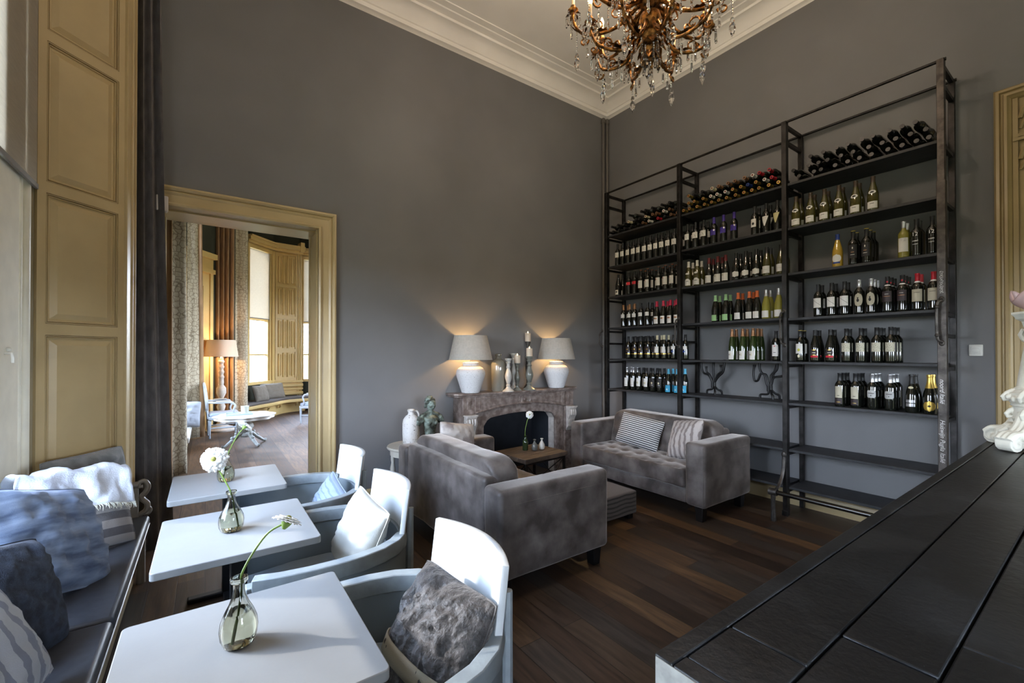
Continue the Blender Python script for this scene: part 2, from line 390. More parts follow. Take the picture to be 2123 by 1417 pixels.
for z in (.4, 1.35, 2.24): b.bb(.6, 4.6, -4.37, -4.27, z, z + .06)
o = struct(b.build('window_6', ochre, bevel=.005)); MB().bb(.63, 4.57, -4.325, -4.32, .43, 2.27).build('window_glass', glass('window_pane'), o, smooth=False)  # window added behind the camera to bring more daylight into the room
portal('portal_added_window_6', (2.6, -4.44, 1.35), (PI / 2, 0, 0), 4.0, 1.9)
portal('portal_window_1', (-1.14, 2.52, (ZW0 + 2.62) / 2), (0, -PI / 2, 0), 2.0, 2.5)
portal('portal_window_2', (-1.14, -1.47, (ZW0 + 2.62) / 2), (0, -PI / 2, 0), 2.0, 2.6)
# ------------------------------------------------------------------ soft goods builders
def curtain(name, p0, p1, z0, z1, folds, amp, mat, parent=None, flare=0.0, nz=24, seed=0, thick=.004, sway=.0):
    p0, p1 = Vector((*p0, 0)), Vector((*p1, 0)); d = p1 - p0; n = Vector((-d.y, d.x, 0)).normalized(); nu = folds * 10
    def fn(u_, v):
        z = z0 + (z1 - z0) * v; k = 1 + flare * (1 - v) ** 1.5
        a = amp * (1 + .35 * math.sin(seed + 5 * u_)) * (1 + .3 * (1 - v))
        ph = 2 * PI * folds * u_ + .5 * math.sin(seed * 2 + 2.5 * v) * math.sin(7 * u_ + seed)
        w_ = a * (math.sin(ph) + .25 * math.sin(2 * ph + seed))
        return p0 + d * (u_ * k) + n * (w_ + sway * math.sin(3 * v + seed)) + Vector((0, 0, z))
    return MB().grid(fn, nu, nz).build(name, mat, parent, solid=thick)
def pillow(name, w_, h, t, mat, loc, rot, label, cat='cushion', group=None, seed=1, wr=.008, pinch=.06, flange=0, flat=2.6, n=26, parent=None, bottom=0.0):
    """plump cushion standing in its own xz plane, thickness along y"""
    b = MB(); rnd = random.Random(seed)
    def side(s_):
        def fn(u_, v):
            a, c = 2 * u_ - 1, 2 * v - 1
            ex = 1 - pinch * (1 - abs(c) ** 2) * abs(a) ** 1; ez = 1 - pinch * (1 - abs(a) ** 2) * abs(c) ** 1
            th = (max(0, 1 - abs(a) ** flat)) ** .62 * (max(0, 1 - abs(c) ** flat)) ** .62
            q = Vector((a * 3 + seed * 7.1, c * 3, s_ * 2.0))
            k = max(0, 1 - max(abs(a), abs(c)) ** 5) * min(1, th * 1.6)
            nz_ = (noise.noise(q * 1.1) * 1.2 + noise.noise(q * 2.7) * .8 + abs(noise.noise(Vector((q.x * 4 + q.z, q.y * 1.6, 3)))) * 1.2) * wr * k
            rad = abs(noise.noise(Vector((math.atan2(c, a) * 3, seed, 1)))) * wr * 1.6 * (a * a + c * c) * k
            cr_ = 1 - .055 * (abs(a) * abs(c)) ** 5; ex *= cr_; ez *= cr_
            bz = -bottom * th * (c < 0) * abs(c)
            return Vector((a * w_ / 2 * ex, s_ * (th * t / 2 + nz_ + rad) if th > 0 else 0, c * h / 2 * ez + bz))
        return fn
    b.grid(side(1), n, n); b.grid(side(-1), n, n)
    bmesh.ops.remove_doubles(b.b, verts=b.b.verts, dist=.0004)
    o = b.build(name, mat, parent, ang=80, loc=loc, rot=rot)
    if label: tag(o, label, cat, group)
    pts = []                                              # piped seam round the edge
    for i in range(97):
        s_ = i / 96 * 4; k, f = int(s_) % 4, s_ - int(s_)
        a, c = ((2 * f - 1, -1), (1, 2 * f - 1), (1 - 2 * f, 1), (-1, 1 - 2 * f))[k]
        ex = 1 - pinch * (1 - abs(c) ** 2) * abs(a); ez = 1 - pinch * (1 - abs(a) ** 2) * abs(c)
        cr_ = 1 - .055 * (abs(a) * abs(c)) ** 5; pts.append((a * w_ / 2 * ex * cr_, 0, c * h / 2 * ez * cr_))
    MB().tube(pts, .0035 if not flange else flange, 5, cap=False).build('seam', mat, o)
    return o
linen_grey = M('grey_linen', (.20, .21, .22), .9, var=.25, vscale=12, bump=.35, bscale=220, sheen=.3)
linen_white = M('white_linen', (.66, .68, .72), .9, var=.08, vscale=12, bump=.25, bscale=240)
denim = M('blue_washed_cotton', (.07, .10, .17), .9, bump=.35, bscale=260, col2=(.26, .33, .46), vscale=5, stretch=(1, 1, 4), sheen=.2)
navy = M('dark_navy_weave', (.028, .036, .055), .92, var=.4, vscale=30, bump=.5, bscale=300)
jute = M('jute_tape', (.22, .17, .10), .9, var=.3, vscale=60, bump=.6, bscale=400)
vinyl = M('grey_black_vinyl', (.050, .052, .060), .33, var=.12, vscale=30, bump=.10, bscale=400)
# roller blind over the upper half of the window
bl = thing('roller_blind', 'pale linen roller blind half lowered over the tall window at the left edge', 'blind', (-.845, 2.5, 3.8))
MB().bb(-.001, .001, -1.24, 1.315, -1.17, 1.25).build('blind_cloth', M('blind_linen', (.66, .61, .53), .9, var=.10, vscale=30, stretch=(1, .3, 3), bump=.3, bscale=90, tr=.55), bl, smooth=False)
MB().bb(-.008, .008, -1.25, 1.32, -1.20, -1.168).build('bottom_bar', M('blind_bar', (.20, .19, .18), .5), bl, bevel=.003)
MB().tube([(0, -1.25, 1.24), (0, 1.32, 1.24)], .03, 12).build('roller', M('blind_bar', (.20, .19, .18), .5), bl)
added_blind = dup(bl); added_blind.location = (-.845, -1.45, 3.8); added_blind['label'] = 'pale linen roller blind added on the unseen second window to shade upper walls'  # added out of view to keep daylight off the upper walls
cgrey = M('charcoal_curtain_cloth', (.11, .10, .10), .8, var=.25, vscale=20, stretch=(1, 1, .4), bump=.3, bscale=250, sheen=.35)
c1 = curtain('curtain', (-.465, 4.42), (-.325, 4.50), .03, 5.2, 3, .032, cgrey, flare=.75, seed=2)
tag(c1, 'charcoal grey full-length curtain hanging beside the ochre doorway', 'curtain')

# window bench with a vinyl seat
bn = thing('window_bench', 'long ochre window bench with black vinyl seat, scroll arm at its far end', 'bench', (-.6, 2.4, 0))
b = MB(); b.bb(-.25, .262, -3.3, 1.55, .385, .405); b.bb(.235, .262, -3.3, 1.55, .36, .41); b.bb(-.25, .20, -3.3, 1.55, .02, .385); b.bb(.2, .215, -3.3, 1.55, .30, .385)
b.build('bench_frame', ochre, bn, bevel=.006)
b = MB()
for y0, y1 in ((-3.3, -1.63), (-1.62, .09), (.10, 1.55)): b.bb(-.25, .285, y0, y1, .405, .47)
b.build('seat_pad', vinyl, bn, bevel=.022, seg=4)
b = MB(); b.tube([(.283, -3.3, .412), (.283, 1.54, .412)], .004, 6); b.build('silver_piping', M('silver_trim', (.6, .6, .6), .3, metal=.8), bn)
b = MB(); b.tube([(.235, 1.57, 0), (.235, 1.57, .40)], .026, 10)
b.tube(bez([(.22, 1.572, .47), (.262, 1.572, .50), (.268, 1.572, .545), (.245, 1.572, .575), (.238, 1.572, .60), (.262, 1.572, .63), (.272, 1.572, .67), (.252, 1.572, .705), (.222, 1.572, .695), (.224, 1.572, .668), (.242, 1.572, .668)], 6), [.017] * 30 + [.017 - .0002 * i for i in range(31)], 10)
b.tube(bez([(.268, 1.572, .53), (.285, 1.572, .50), (.272, 1.572, .475), (.25, 1.572, .48)], 6), .012, 8)
b.bb(-.10, .22, 1.555, 1.59, .41, .66); b.tube([(-.1, 1.572, .675), (.22, 1.572, .685)], .022, 10)
b.build('scroll_arm', M('taupe_gloss_paint', (.20, .165, .125), .35, var=.1), bn, bevel=.003)

pillow('cushion', .52, .44, .13, linen_grey, (-.60, 3.845, .745), (-.24, 0, PI / 4 + .1), 'grey linen cushion leaning on the panelled shutter at the far end of the bench', seed=3, wr=.016, group='cushions on the window bench')
sc = pillow('cushion', .46, .40, .15, stripes('grey_white_stripe', (.46, .44, .43), (.16, .155, .165), 2, 11, .5, bump=.3), (-.555, 3.42, .655), (-.42, .10, .62), 'cushion with broad grey and white stripes half under the fringed throw', seed=5, wr=.009, group='cushions on the window bench')
# fringed throw over the striped cushion
def throw_fn(u_, v):
    x = (u_ - .5) * .50; s_ = v * .50
    wv = .014 * noise.noise(Vector((u_ * 9, v * 7, 2))) + .012 * math.sin(u_ * 15 + v * 6) + .008 * noise.noise(Vector((u_ * 22, v * 12, 9)))
    if s_ < .16: return Vector((x, -.098 + .10 * s_ + wv, .045 + s_ - .05 * u_ * (1 - v)))
    if s_ < .34:
        a = (s_ - .16) / .18 * PI; return Vector((x, -.01 - .085 * math.cos(a), .205 + .05 * math.sin(a) + wv))
    return Vector((x, .085 + wv + .25 * (s_ - .34), .205 - (s_ - .34)))
thm = M('bleached_blue_linen', (.68, .72, .80), .9, var=.10, vscale=9, bump=.3, bscale=150)
th = MB().grid(throw_fn, 40, 30).build('fringed_throw', thm, None, solid=.005, loc=(-.60, 3.38, .70), rot=(-.42, .10, .62), ang=80)
tag(th, 'white throw with a frayed fringe draped over the striped cushion', 'throw')
b = MB(); rnd = random.Random(4)
for i in range(95):
    p = throw_fn(i / 94, 0); p2 = p + Vector((rnd.uniform(-.012, .012), -.012 + rnd.uniform(-.008, .006), -.022 - rnd.uniform(0, .02)))
    b.tube([p, (p + p2) / 2 + Vector((rnd.uniform(-.006, .006), -.006, 0)), p2], [.003, .0025, .001], 4)
b.build('fringe', M('cream_fringe', (.62, .60, .50), .9), th)
pillow('cushion', .58, .54, .20, denim, (-.60, 2.93, .72), (-.50, .30, 1.05), 'big washed-blue creased cushion in the middle of the bench', seed=8, wr=.020, flange=.006, group='cushions on the window bench')
nv = pillow('cushion', .46, .46, .17, navy, (-.60, 2.36, .685), (-.45, .25, 1.15), 'dark navy cushion with a jute edge beside the blue one', seed=11, wr=.012, group='cushions on the window bench')
MB().tube([(-.2, 0, -.225), (0, .0, -.23), (.2, 0, -.225), (.225, 0, -.1)], .014, 8, flat=.5).build('jute_edge', jute, nv)
pillow('cushion', .44, .42, .16, stripes('pale_stripe', (.36, .38, .42), (.18, .20, .25), 0, 16, .62), (-.56, 1.93, .68), (-.4, -.1, 1.3), 'pale grey striped cushion cut by the bottom left corner', seed=13, wr=.010, group='cushions on the window bench')

# ------------------------------------------------------------------ cafe tables
tpaint = M('pale_blue_grey_paint', (.285, .288, .285), .38, var=.03, vscale=6, bump=.03, bscale=90)
blackiron = M('black_iron', (.012, .012, .013), .5, metal=.4)
def cafe_table(x0, x1, y0, y1, label):
    cx, cy = (x0 + x1) / 2, (y0 + y1) / 2
    t = thing('cafe_table', label, 'table', (cx, cy, 0), 0, 'square painted tables along the bench')
    hx, hy, r = (x1 - x0) / 2, (y1 - y0) / 2, .018; poly = []
    for sx_, sy_, a0 in ((1, 1, 0), (-1, 1, 90), (-1, -1, 180), (1, -1, 270)):
        for k in range(5):
            a = math.radians(a0 + k * 22.5); poly.append((sx_ * (hx - r) + r * math.cos(a), sy_ * (hy - r) + r * math.sin(a)))
    MB().prism(poly, .718, .75, 'z').build('tabletop', tpaint, t, bevel=.003, ang=30)
    MB().bb(-.035, .035, -.035, .035, .02, .70).build('column', blackiron, t, bevel=.006)
    b = MB(); b.bb(-.22, .22, -.03, .03, 0, .03); b.bb(-.03, .03, -.22, .22, 0, .03); b.build('foot', blackiron, t, bevel=.008)
    b = MB(); b.bb(-.2, .2, -.025, .025, .70, .718); b.bb(-.025, .025, -.2, .2, .70, .718); b.build('top_bracket', blackiron, t)
    return t
cafe_table(-.208, .412, 1.146, 1.79, 'nearest of the three square pale painted cafe tables')
cafe_table(-.176, .443, 2.162, 2.812, 'middle of the three square pale painted cafe tables')
cafe_table(-.18, .437, 3.155, 3.776, 'farthest of the three square pale cafe tables, by the doorway')

# ------------------------------------------------------------------ tub armchairs
leather = M('pale_blue_leatherette', (.225, .26, .28), .42, var=.05, vscale=5, bump=.10, bscale=350)
chairwood = M('greyed_painted_wood', (.29, .325, .34), .38, var=.10, vscale=18, bump=.1, bscale=60)
backpaint = M('cream_white_leatherette', (.66, .68, .68), .45, var=.03, vscale=5)
def make_chair():
    t = thing('tub_armchair', '', 'armchair')
    half = [(-.33, -.315), (-.24, -.345), (-.13, -.362), (-.02, -.366), (.09, -.358), (.19, -.334), (.27, -.29), (.33, -.225), (.365, -.14), (.38, -.05)]
    path = half + [(x, -y) for x, y in half[::-1]]
    MB().sweep(path, [(-.020, .15), (.020, .15), (.020, .66), (-.020, .66)]).build('tub_shell', leather, t, bevel=.004)
    # rail cap on the two arms
    for s_ in (-1, 1):
        arm = [(x, y * -s_) for x, y in half[:8]]
        if s_ > 0: arm = arm[::-1]
        MB().sweep(arm, [(-.030, .655), (-.026, .62), (.026, .62), (.030, .655), (.026, .688), (-.026, .688)]).build('arm_rail', chairwood, t, bevel=.004)
    MB().sweep(path, [(-.024, .15), (.024, .15), (.024, .19), (-.024, .19)]).build('base_rail', chairwood, t, bevel=.003)
    for x, y in ((-.335, -.315), (-.335, .315)): MB().box((x, y, .33), (.045, .055, .66), taper=.75).build('leg', chairwood, t, bevel=.004)
    for y in (-.22, .22): MB().tube([(.40, y * 1.05, 0), (.372, y * 1.0, .40), (.380, y, .80)], [.020, .024, .016], 8).build('leg', chairwood, t)
    # seat
    poly = [(-.34, -.28), (-.1, -.325), (.1, -.32), (.25, -.25), (.33, -.12), (.34, 0)]
    poly = poly + [(x, -y) for x, y in poly[:-1][::-1]]
    MB().prism(poly, .34, .45, 'z').build('seat', leather, t, bevel=.03, seg=4)
    # tall curved back panel
    def bk(u_, v):
        y = -.255 + .51 * u_; k = 1 - (y / .255) ** 2
        z = .46 + .445 * v
        return Vector((.292 + .075 * k + .055 * v, y, z))
    o = MB().grid(bk, 20, 8).build('back_panel', backpaint, t, solid=.026)
    md = o.modifiers.new('edge', 'BEVEL'); md.width = .003; md.segments = 2; md.limit_method = 'ANGLE'
    return t
ch = make_chair(); ch.location = (.455, 1.425, 0); ch['label'] = 'nearest white-backed tub armchair, dark crinkled cushion in it'; ch['group'] = 'tub armchairs at the cafe tables'
ch2 = dup(ch); ch2.location = (.49, 2.36, 0); ch2['label'] = 'middle white-backed tub armchair, white cushion in it'
ch3 = dup(ch); ch3.location = (.505, 3.22, 0); ch3['label'] = 'farthest white-backed tub armchair, small blue checked cushion in it'
# cushions in the chairs
crinkle = M('crinkled_dark_satin', (.030, .027, .026), .55, bump=1.0, bscale=60, col2=(.10, .088, .082), vscale=26, sheen=.3)
dk = pillow('cushion', .44, .42, .20, crinkle, (.640, 1.36, .615), (-.52, 0, PI / 2 + PI + .12), 'dark grey crinkled cushion with a beige band in the nearest armchair', seed=17, wr=.020, pinch=.05, n=60)
def band(u_, v):
    a = 2 * u_ - 1; z = -.100 + .055 * v; c = z / .21; k = (max(0, 1 - abs(a) ** 2.6)) ** .62 * (max(0, 1 - abs(c) ** 2.6)) ** .62
    return Vector((a * .216, -(k * .100 + .014), z))
MB().grid(band, 20, 3).build('beige_band', M('beige_webbing', (.42, .37, .27), .85, bump=.6, bscale=500), dk, solid=.004)
wc = pillow('cushion', .40, .40, .16, M('undyed_cotton', (.68, .67, .62), .85, col2=(.55, .52, .45), vscale=4, bump=.2, bscale=200), (.665, 2.33, .645), (-.36, .15, PI / 2 + PI + .10), 'off-white cotton cushion in the middle armchair', seed=19, wr=.012)
MB().tube([(.1, -.085, -.12), (.105, -.09, -.15), (.1, -.085, -.17)], .010, 8).build('toggle', M('horn_toggle', (.05, .035, .02), .4), wc)
pillow('cushion', .34, .28, .13, stripes('blue_check', (.30, .36, .46), (.20, .26, .36), 2, 26, .75), (.70, 3.16, .585), (-.45, .35, PI / 2 + PI + .1), 'small pale blue checked cushion in the farthest armchair', seed=23, wr=.008)

# ------------------------------------------------------------------ bud vases and gerberas
vglass = M('pressed_clear_glass', (.97, .98, .93), .03, trans=1.0, ior=1.42)
waterm = M('vase_water', (.92, .93, .78), .02, trans=1.0, ior=1.33)
stemm = M('flower_stem_green', (.16, .25, .045), .5, var=.2, vscale=40)
petal = M('white_petal', (.82, .82, .80), .6, tr=.25)
pollen = M('flower_eye', (.25, .24, .05), .8, var=.5, vscale=200)
def bud_vase(loc, label, h=.19, r=.052):
    t = thing('bud_vase', label, 'vase', loc, 0, 'pressed glass bud vases on the cafe tables')
    s_ = h / .19; pr = [(.030, 0), (.042, .004), (.050, .02), (.053, .045), (.050, .07), (.040, .095), (.027, .118), (.0185, .14), (.016, .155), (.0165, .170), (.0215, .183), (.0225, .19)]
    pr = [(a * r / .053, z * s_) for a, z in pr]
    ins = [(a - .0028, max(z, .006)) for a, z in pr[1:]][::-1]
    MB().lathe(pr + ins + [(0, .006)], 40, flute=.028, fn=14).build('glass_body', vglass, t, ang=60)
    MB().lathe([(0, .0075)] + [(a - .0034, max(z, .0075)) for a, z in pr[1:6]] + [(0, .068 * s_)], 32, cap=False).build('water', waterm, t)
    MB().lathe([(.0205, .176 * s_), (.0235, .180 * s_), (.0235, .188 * s_), (.020, .190 * s_)], 24, cap=False).build('rim', vglass, t)
    return t
def gerbera(path, r, facing, label, group=None, n=22, dome=.25, ragged=.12, seed=1):
    path = bez(path, 8); base = path[0]; head = path[-1]
    t = thing('gerbera', label, 'flower', base, 0, group)
    MB().tube([p - base for p in path], .0032, 8).build('stem', stemm, t)
    rnd = random.Random(seed); z = Vector(facing).normalized(); x = z.orthogonal().normalized(); y = z.cross(x); b = MB(); c = head - base
    for k, (ln, up, m) in enumerate(((1, 0, n), (.86, .006, n), (.62, .012, n - 4))):
        for i in range(m):
            a = 2 * PI * (i + .5 * (k % 2)) / m + rnd.uniform(-.06, .06); L = r * ln * (1 - ragged * rnd.random()); wd = r * .15
            d = x * math.cos(a) + y * math.sin(a); s_ = z.cross(d); pv = []
            for f, ww in ((.12, .4), (.45, .9), (.8, 1.0), (.97, .6)):
                cc = c + d * L * f + z * (up + dome * L * math.sin(f * 2.6) * .4)
                pv.append((b.b.verts.new(cc - s_ * wd * ww), b.b.verts.new(cc + s_ * wd * ww)))
            for p, q in zip(pv, pv[1:]): b.b.faces.new((p[0], p[1], q[1], q[0]))
            b.b.faces.new((pv[-1][0], pv[-1][1], b.b.verts.new(c + d * L + z * up)))
    b.build('petals', petal, t, solid=.0006)
    MB().ball(c + z * .010, r * .2, (1, 1, 1)).build('flower_eye', pollen, t)
    MB().tube([c - z * .022, c - z * .010, c - z * .001], [.004, .012, .016], 10).build('calyx', stemm, t)
    return t
bud_vase((.082, 1.500, .75), 'glass bud vase on the nearest cafe table, casting a long shadow', .195, .048)
bud_vase((.103, 2.475, .75), 'glass bud vase on the middle cafe table')
bud_vase((.112, 3.455, .75), 'glass bud vase on the farthest cafe table', .185, .05)
gerbera([(.070, 1.495, .765), (.088, 1.500, .90), (.092, 1.50, .96), (.150, 1.50, 1.05), (.205, 1.485, 1.083)], .048, (.5, .2, 1), 'white gerbera bending right out of the vase on the nearest table', 'white gerberas in the bud vases', seed=2)
gerbera([(.125, 2.465, .77), (.108, 2.475, .90), (.095, 2.475, .95), (.052, 2.50, 1.045), (.036, 2.515, 1.092)], .064, (-.35, -1, .35), 'large white gerbera facing the camera above the middle table', 'white gerberas in the bud vases', n=26, seed=3)
gerbera([(.10, 3.455, .765), (.118, 3.455, .90), (.13, 3.45, .95), (.175, 3.43, 1.05), (.215, 3.40, 1.11)], .055, (.7, .5, .8), 'white gerbera turned away, rising from the farthest table', 'white gerberas in the bud vases', seed=5)

# ------------------------------------------------------------------ velvet sofas
velvet = M('taupe_velvet', (.052, .042, .038), .55, col2=(.165, .142, .132), vscale=5.5, detail=7, bump=.10, bscale=160, sheen=.7, vpos=(.38, .68))
blackleg = M('black_wood_leg', (.006, .006, .007), .45)
def soft_box(b, x0, x1, y0, y1, z0, z1, r=.03, n=(8, 14, 6), wr=.004, seed=0, tuft=None):
    """rounded, slightly creased upholstery block; tuft = (face, su, sv, depth)"""
    cx, cy, cz = (x0 + x1) / 2, (y0 + y1) / 2, (z0 + z1) / 2; hx, hy, hz = (x1 - x0) / 2, (y1 - y0) / 2, (z1 - z0) / 2
    def P(a, c, d):
        v = Vector((a * hx, c * hy, d * hz)); q = Vector((max(-hx + r, min(hx - r, v.x)), max(-hy + r, min(hy - r, v.y)), max(-hz + r, min(hz - r, v.z))))
        e_ = v - q
        if e_.length > 1e-6: v = q + e_.normalized() * r
        nn = e_.normalized() if e_.length > 1e-6 else Vector((0, 0, 0))
        w0 = Vector((cx, cy, cz)) + v; s_ = wr * (noise.noise(w0 * 3.1 + Vector((seed, 0, 0))) + .6 * noise.noise(w0 * 8 + Vector((seed, 5, 0))))
        out = w0 + nn * s_
        if tuft:
            f, su, sv, dp = tuft
            if (f == 'top' and d > .99) or (f == 'front' and a > .99):
                uu = (w0.y - y0) / su; vv = ((w0.x - x0) if f == 'top' else (w0.z - z0)) / sv
                du, dv = uu - round(uu - .5) - .5, vv - round(vv - .5) - .5
                g = math.exp(-(du * du + dv * dv) * 22) + .35 * math.exp(-min(abs(du), abs(dv)) ** 2 * 200) * .6
                edge = min(1, min(1 - abs(c), 1 - abs(a if f == 'top' else d)) * 8)
                out += Vector((0, 0, -1) if f == 'top' else (-1, 0, 0)) * dp * g * edge
        return out
    m = bmesh.new()
    def axis(k, rr, hh):                                  # samples crowded at the rounded edge
        e_ = rr / hh; s_ = [-1, -1 + e_ * .3, -1 + e_ * .65, -1 + e_]; inn = [-1 + e_ + (2 - 2 * e_) * i / k for i in range(1, k)]
        return s_ + inn + [-q for q in s_[::-1]]
    ax, ay, az = axis(n[0], r, hx), axis(n[1], r, hy), axis(n[2], r, hz); V = {}
    def vert(i, j, k):
        key = (i, j, k)
        if key not in V: V[key] = b.b.verts.new(P(ax[i], ay[j], az[k]))
        return V[key]
    I, J, K = len(ax) - 1, len(ay) - 1, len(az) - 1
    for i in range(I):
        for j in range(J):
            for k in (0, K): b.b.faces.new([vert(*q) for q in ((i, j, k), (i + 1, j, k), (i + 1, j + 1, k), (i, j + 1, k))])
    for i in range(I):
        for k in range(K):
            for j in (0, J): b.b.faces.new([vert(*q) for q in ((i, j, k), (i + 1, j, k), (i + 1, j, k + 1), (i, j, k + 1))])
    for j in range(J):
        for k in range(K):
            for i in (0, I): b.b.faces.new([vert(*q) for q in ((i, j, k), (i, j + 1, k), (i, j + 1, k + 1), (i, j, k + 1))])
    m.free(); return b
def sofa(loc, rz, D, L, label, arm_z=.73, back_z=.77, cush_z=.85, tufted=True, seed=0):
    t = thing('velvet_sofa', label, 'sofa', loc, rz, 'velvet two-seat sofas'); h = L / 2; aw = .21
    for s_ in (-1, 1):
        b = MB(); y0, y1 = (s_ * h, s_ * (h - aw)) if s_ < 0 else (s_ * (h - aw), s_ * h)
        soft_box(b, .0, D, min(y0, y1), max(y0, y1), .14, arm_z, .035, wr=.005, seed=seed + s_).build('arm', velvet, t, ang=70)
        yo = s_ * (h - .012)
        MB().tube([(.03, yo + s_ * .011, arm_z - .10), (D - .03, yo + s_ * .011, arm_z - .10)], .003, 5).build('seam', velvet, t)
        MB().tube([(D + .0, s_ * (h - .02), .16), (D + .0, s_ * (h - .02), arm_z - .03)], .003, 5).build('seam', velvet, t)
        for x in (.085, D - .075): MB().box((x, s_ * (h - .085), .07), (.085, .085, .145), taper=.78).build('leg', blackleg, t, bevel=.004)
    soft_box(MB(), .012, .20, -(h - aw), h - aw, .14, back_z, .035, (4, 26, 10), .009, seed).build('back', velvet, t, ang=70)
    soft_box(MB(), .10, D - .03, -(h - aw) + .002, h - aw - .002, .14, .285, .02, wr=.003, seed=seed).build('seat_base', velvet, t, ang=70)
    soft_box(MB(), .16, D + .01, -(h - aw) + .004, h - aw - .004, .288, .475, .03, (22, 40, 4), .004, seed, ('top', .2, .2, .022)).build('seat_cushion', velvet, t, ang=70)
    b = soft_box(MB(), .12, .34, -(h - aw) + .004, h - aw - .004, .46, cush_z, .045, (5, 40, 16), .007, seed + 3, ('front', .2, .2, .02))
    for v in b.b.verts:                                    # lean back and chamfer the two top corners
        k = (v.co.z - .46) / (cush_z - .46); v.co.x += .03 - .07 * k
        e_ = max(0, abs(v.co.y) - (h - aw - .16)) / .16; v.co.z -= .075 * e_ * e_ * k
    b.build('back_cushion', velvet, t, ang=70)
    pts = [(.150, -(h - aw) + .03, .70), (.112, -(h - aw) + .14, cush_z - .03), (.105, 0, cush_z - .012), (.112, h - aw - .14, cush_z - .03), (.150, h - aw - .03, .70)]
    MB().tube(pts, .005, 6).build('piping', velvet, t)
    return t
sofa((1.51, 3.155, 0), 0, .99, 1.78, 'grey-brown velvet sofa with its back to the tables', .725, .765, .86, seed=4)
sofa((4.655, 3.165, 0), PI, .865, 1.82, 'grey-brown velvet sofa against the wine rack, facing the room', .742, .79, .875, seed=9)
pillow('cushion', .46, .45, .15, M('printed_cream_cotton', (.50, .46, .43), .85, col2=(.30, .26, .25), vscale=7, detail=3, bump=.2, bscale=200, vpos=(.5, .62)), (2.00, 3.74, .705), (-.22, .18, .25), 'cream cushion with a faded print on the sofa nearest the tables', seed=31, wr=.010)
pillow('cushion', .58, .38, .15, stripes('black_white_stripe', (.60, .60, .60), (.03, .03, .035), 2, 42, .52, bump=.1), (4.245, 3.36, .665), (-.35, .12, -PI / 2 + .10), 'cushion with fine black and white stripes on the sofa by the rack', seed=33, wr=.009)
pillow('cushion', .44, .44, .15, stripes('brown_streak', (.44, .40, .38), (.22, .19, .18), 0, 15, .6, warp=1.2), (4.19, 2.72, .68), (-.42, -.16, -PI / 2 - .20), 'square cushion with brushed grey streaks on the sofa by the rack', seed=35, wr=.012)
# striped pouf between the sofas
pf = thing('footstool', 'low striped woven footstool between the two sofas', 'footstool', (3.0, 3.2, 0))
soft_box(MB(), -.42, .43, -.46, .34, .05, .27, .02, (10, 10, 4), .003, 2).build('upholstery', stripes('brown_weave_stripe', (.10, .085, .075), (.035, .03, .028), 2, 26, .6, warp=.8, bump=.4), pf, ang=70)
for x in (-.36, .37):
    for y in (-.40, .28): MB().box((x, y, .026), (.06, .06, .052)).build('leg', blackleg, pf)
# ------------------------------------------------------------------ fireplace
marble = M('rance_marble', (.125, .090, .075), .33, col2=(.30, .25, .225), vscale=16, detail=15, bump=.06, bscale=60, vpos=(.40, .74))
marble_l = M('pale_worn_marble', (.36, .32, .29), .4, col2=(.52, .48, .44), vscale=14, detail=8, bump=.08, bscale=70)
fp = thing('fireplace', 'carved brown marble fireplace with corbels against the grey wall', 'fireplace', (3.285, Y1, 0))
FX = 3.285; xl, xr = 2.42 - FX, 4.15 - FX; yf = 4.40 - Y1
b = MB()                                                   # serpentine mantel shelf
front = [(-.965, 0), (-.965, -.20), (-.93, -.245), (-.70, -.275), (-.64, -.262), (-.3, -.285), (0, -.295), (.3, -.285), (.66, -.262), (.72, -.275), (.93, -.245), (.965, -.20), (.965, 0)]
b.prism(front, 1.105, 1.132, 'z'); b.prism([(x * .985, y * .95) for x, y in front], 1.085, 1.105, 'z')
b.build('mantel_shelf', marble, fp, bevel=.007, seg=3)
def arch(x, z0, z1, x0, x1):
    t = 2 * (x - x0) / (x1 - x0) - 1; return z0 + (z1 - z0) * (1 - t * t)
b = MB(); xs = [xl + .16 + (xr - xl - .32) * i / 24 for i in range(25)]       # frieze with its arched foot
b.prism([(xs[0], 1.085)] + [(x, arch(x, .885, .965, xs[0], xs[-1])) for x in xs] + [(xs[-1], 1.085)], yf - .005, yf + .06, 'y')
b.build('frieze', marble, fp, bevel=.003)
b = MB(); b.tube([(x, yf - .008, arch(x, .885, .965, xs[0], xs[-1]) + .012) for x in xs], .014, 8)
b.tube([(xs[1] , yf - .006, 1.05)] + [(x, yf - .006, 1.06) for x in xs[1:-1]] + [(xs[-2], yf - .006, 1.05)], .005, 6)
b.tube([(x, yf - .006, arch(x, .885, .965, xs[0], xs[-1]) + .042) for x in xs[1:-1]], .005, 6)
for x in (xs[1], xs[-2]): b.tube([(x, yf - .006, 1.06), (x, yf - .006, arch(x, .885, .965, xs[0], xs[-1]) + .04)], .005, 6)
b.build('frieze_moulding', marble, fp)
b = MB(); xm = .02
for r_ in (.058, .040): b.lathe([(r_ - .006, 0), (r_, -.010), (r_ + .006, 0)], 24, c=(xm, yf - .006, 1.015), axis='y', cap=False)
b.ball((xm, yf - .006, 1.015), .022, (1, .7, 1))
for s_ in (-1, 1): b.tube([(xm + s_ * .075, yf - .004, 1.055), (xm + s_ * .088, yf - .010, 1.015), (xm + s_ * .075, yf - .004, .975)], .008, 6)
b.build('rosette', marble, fp)
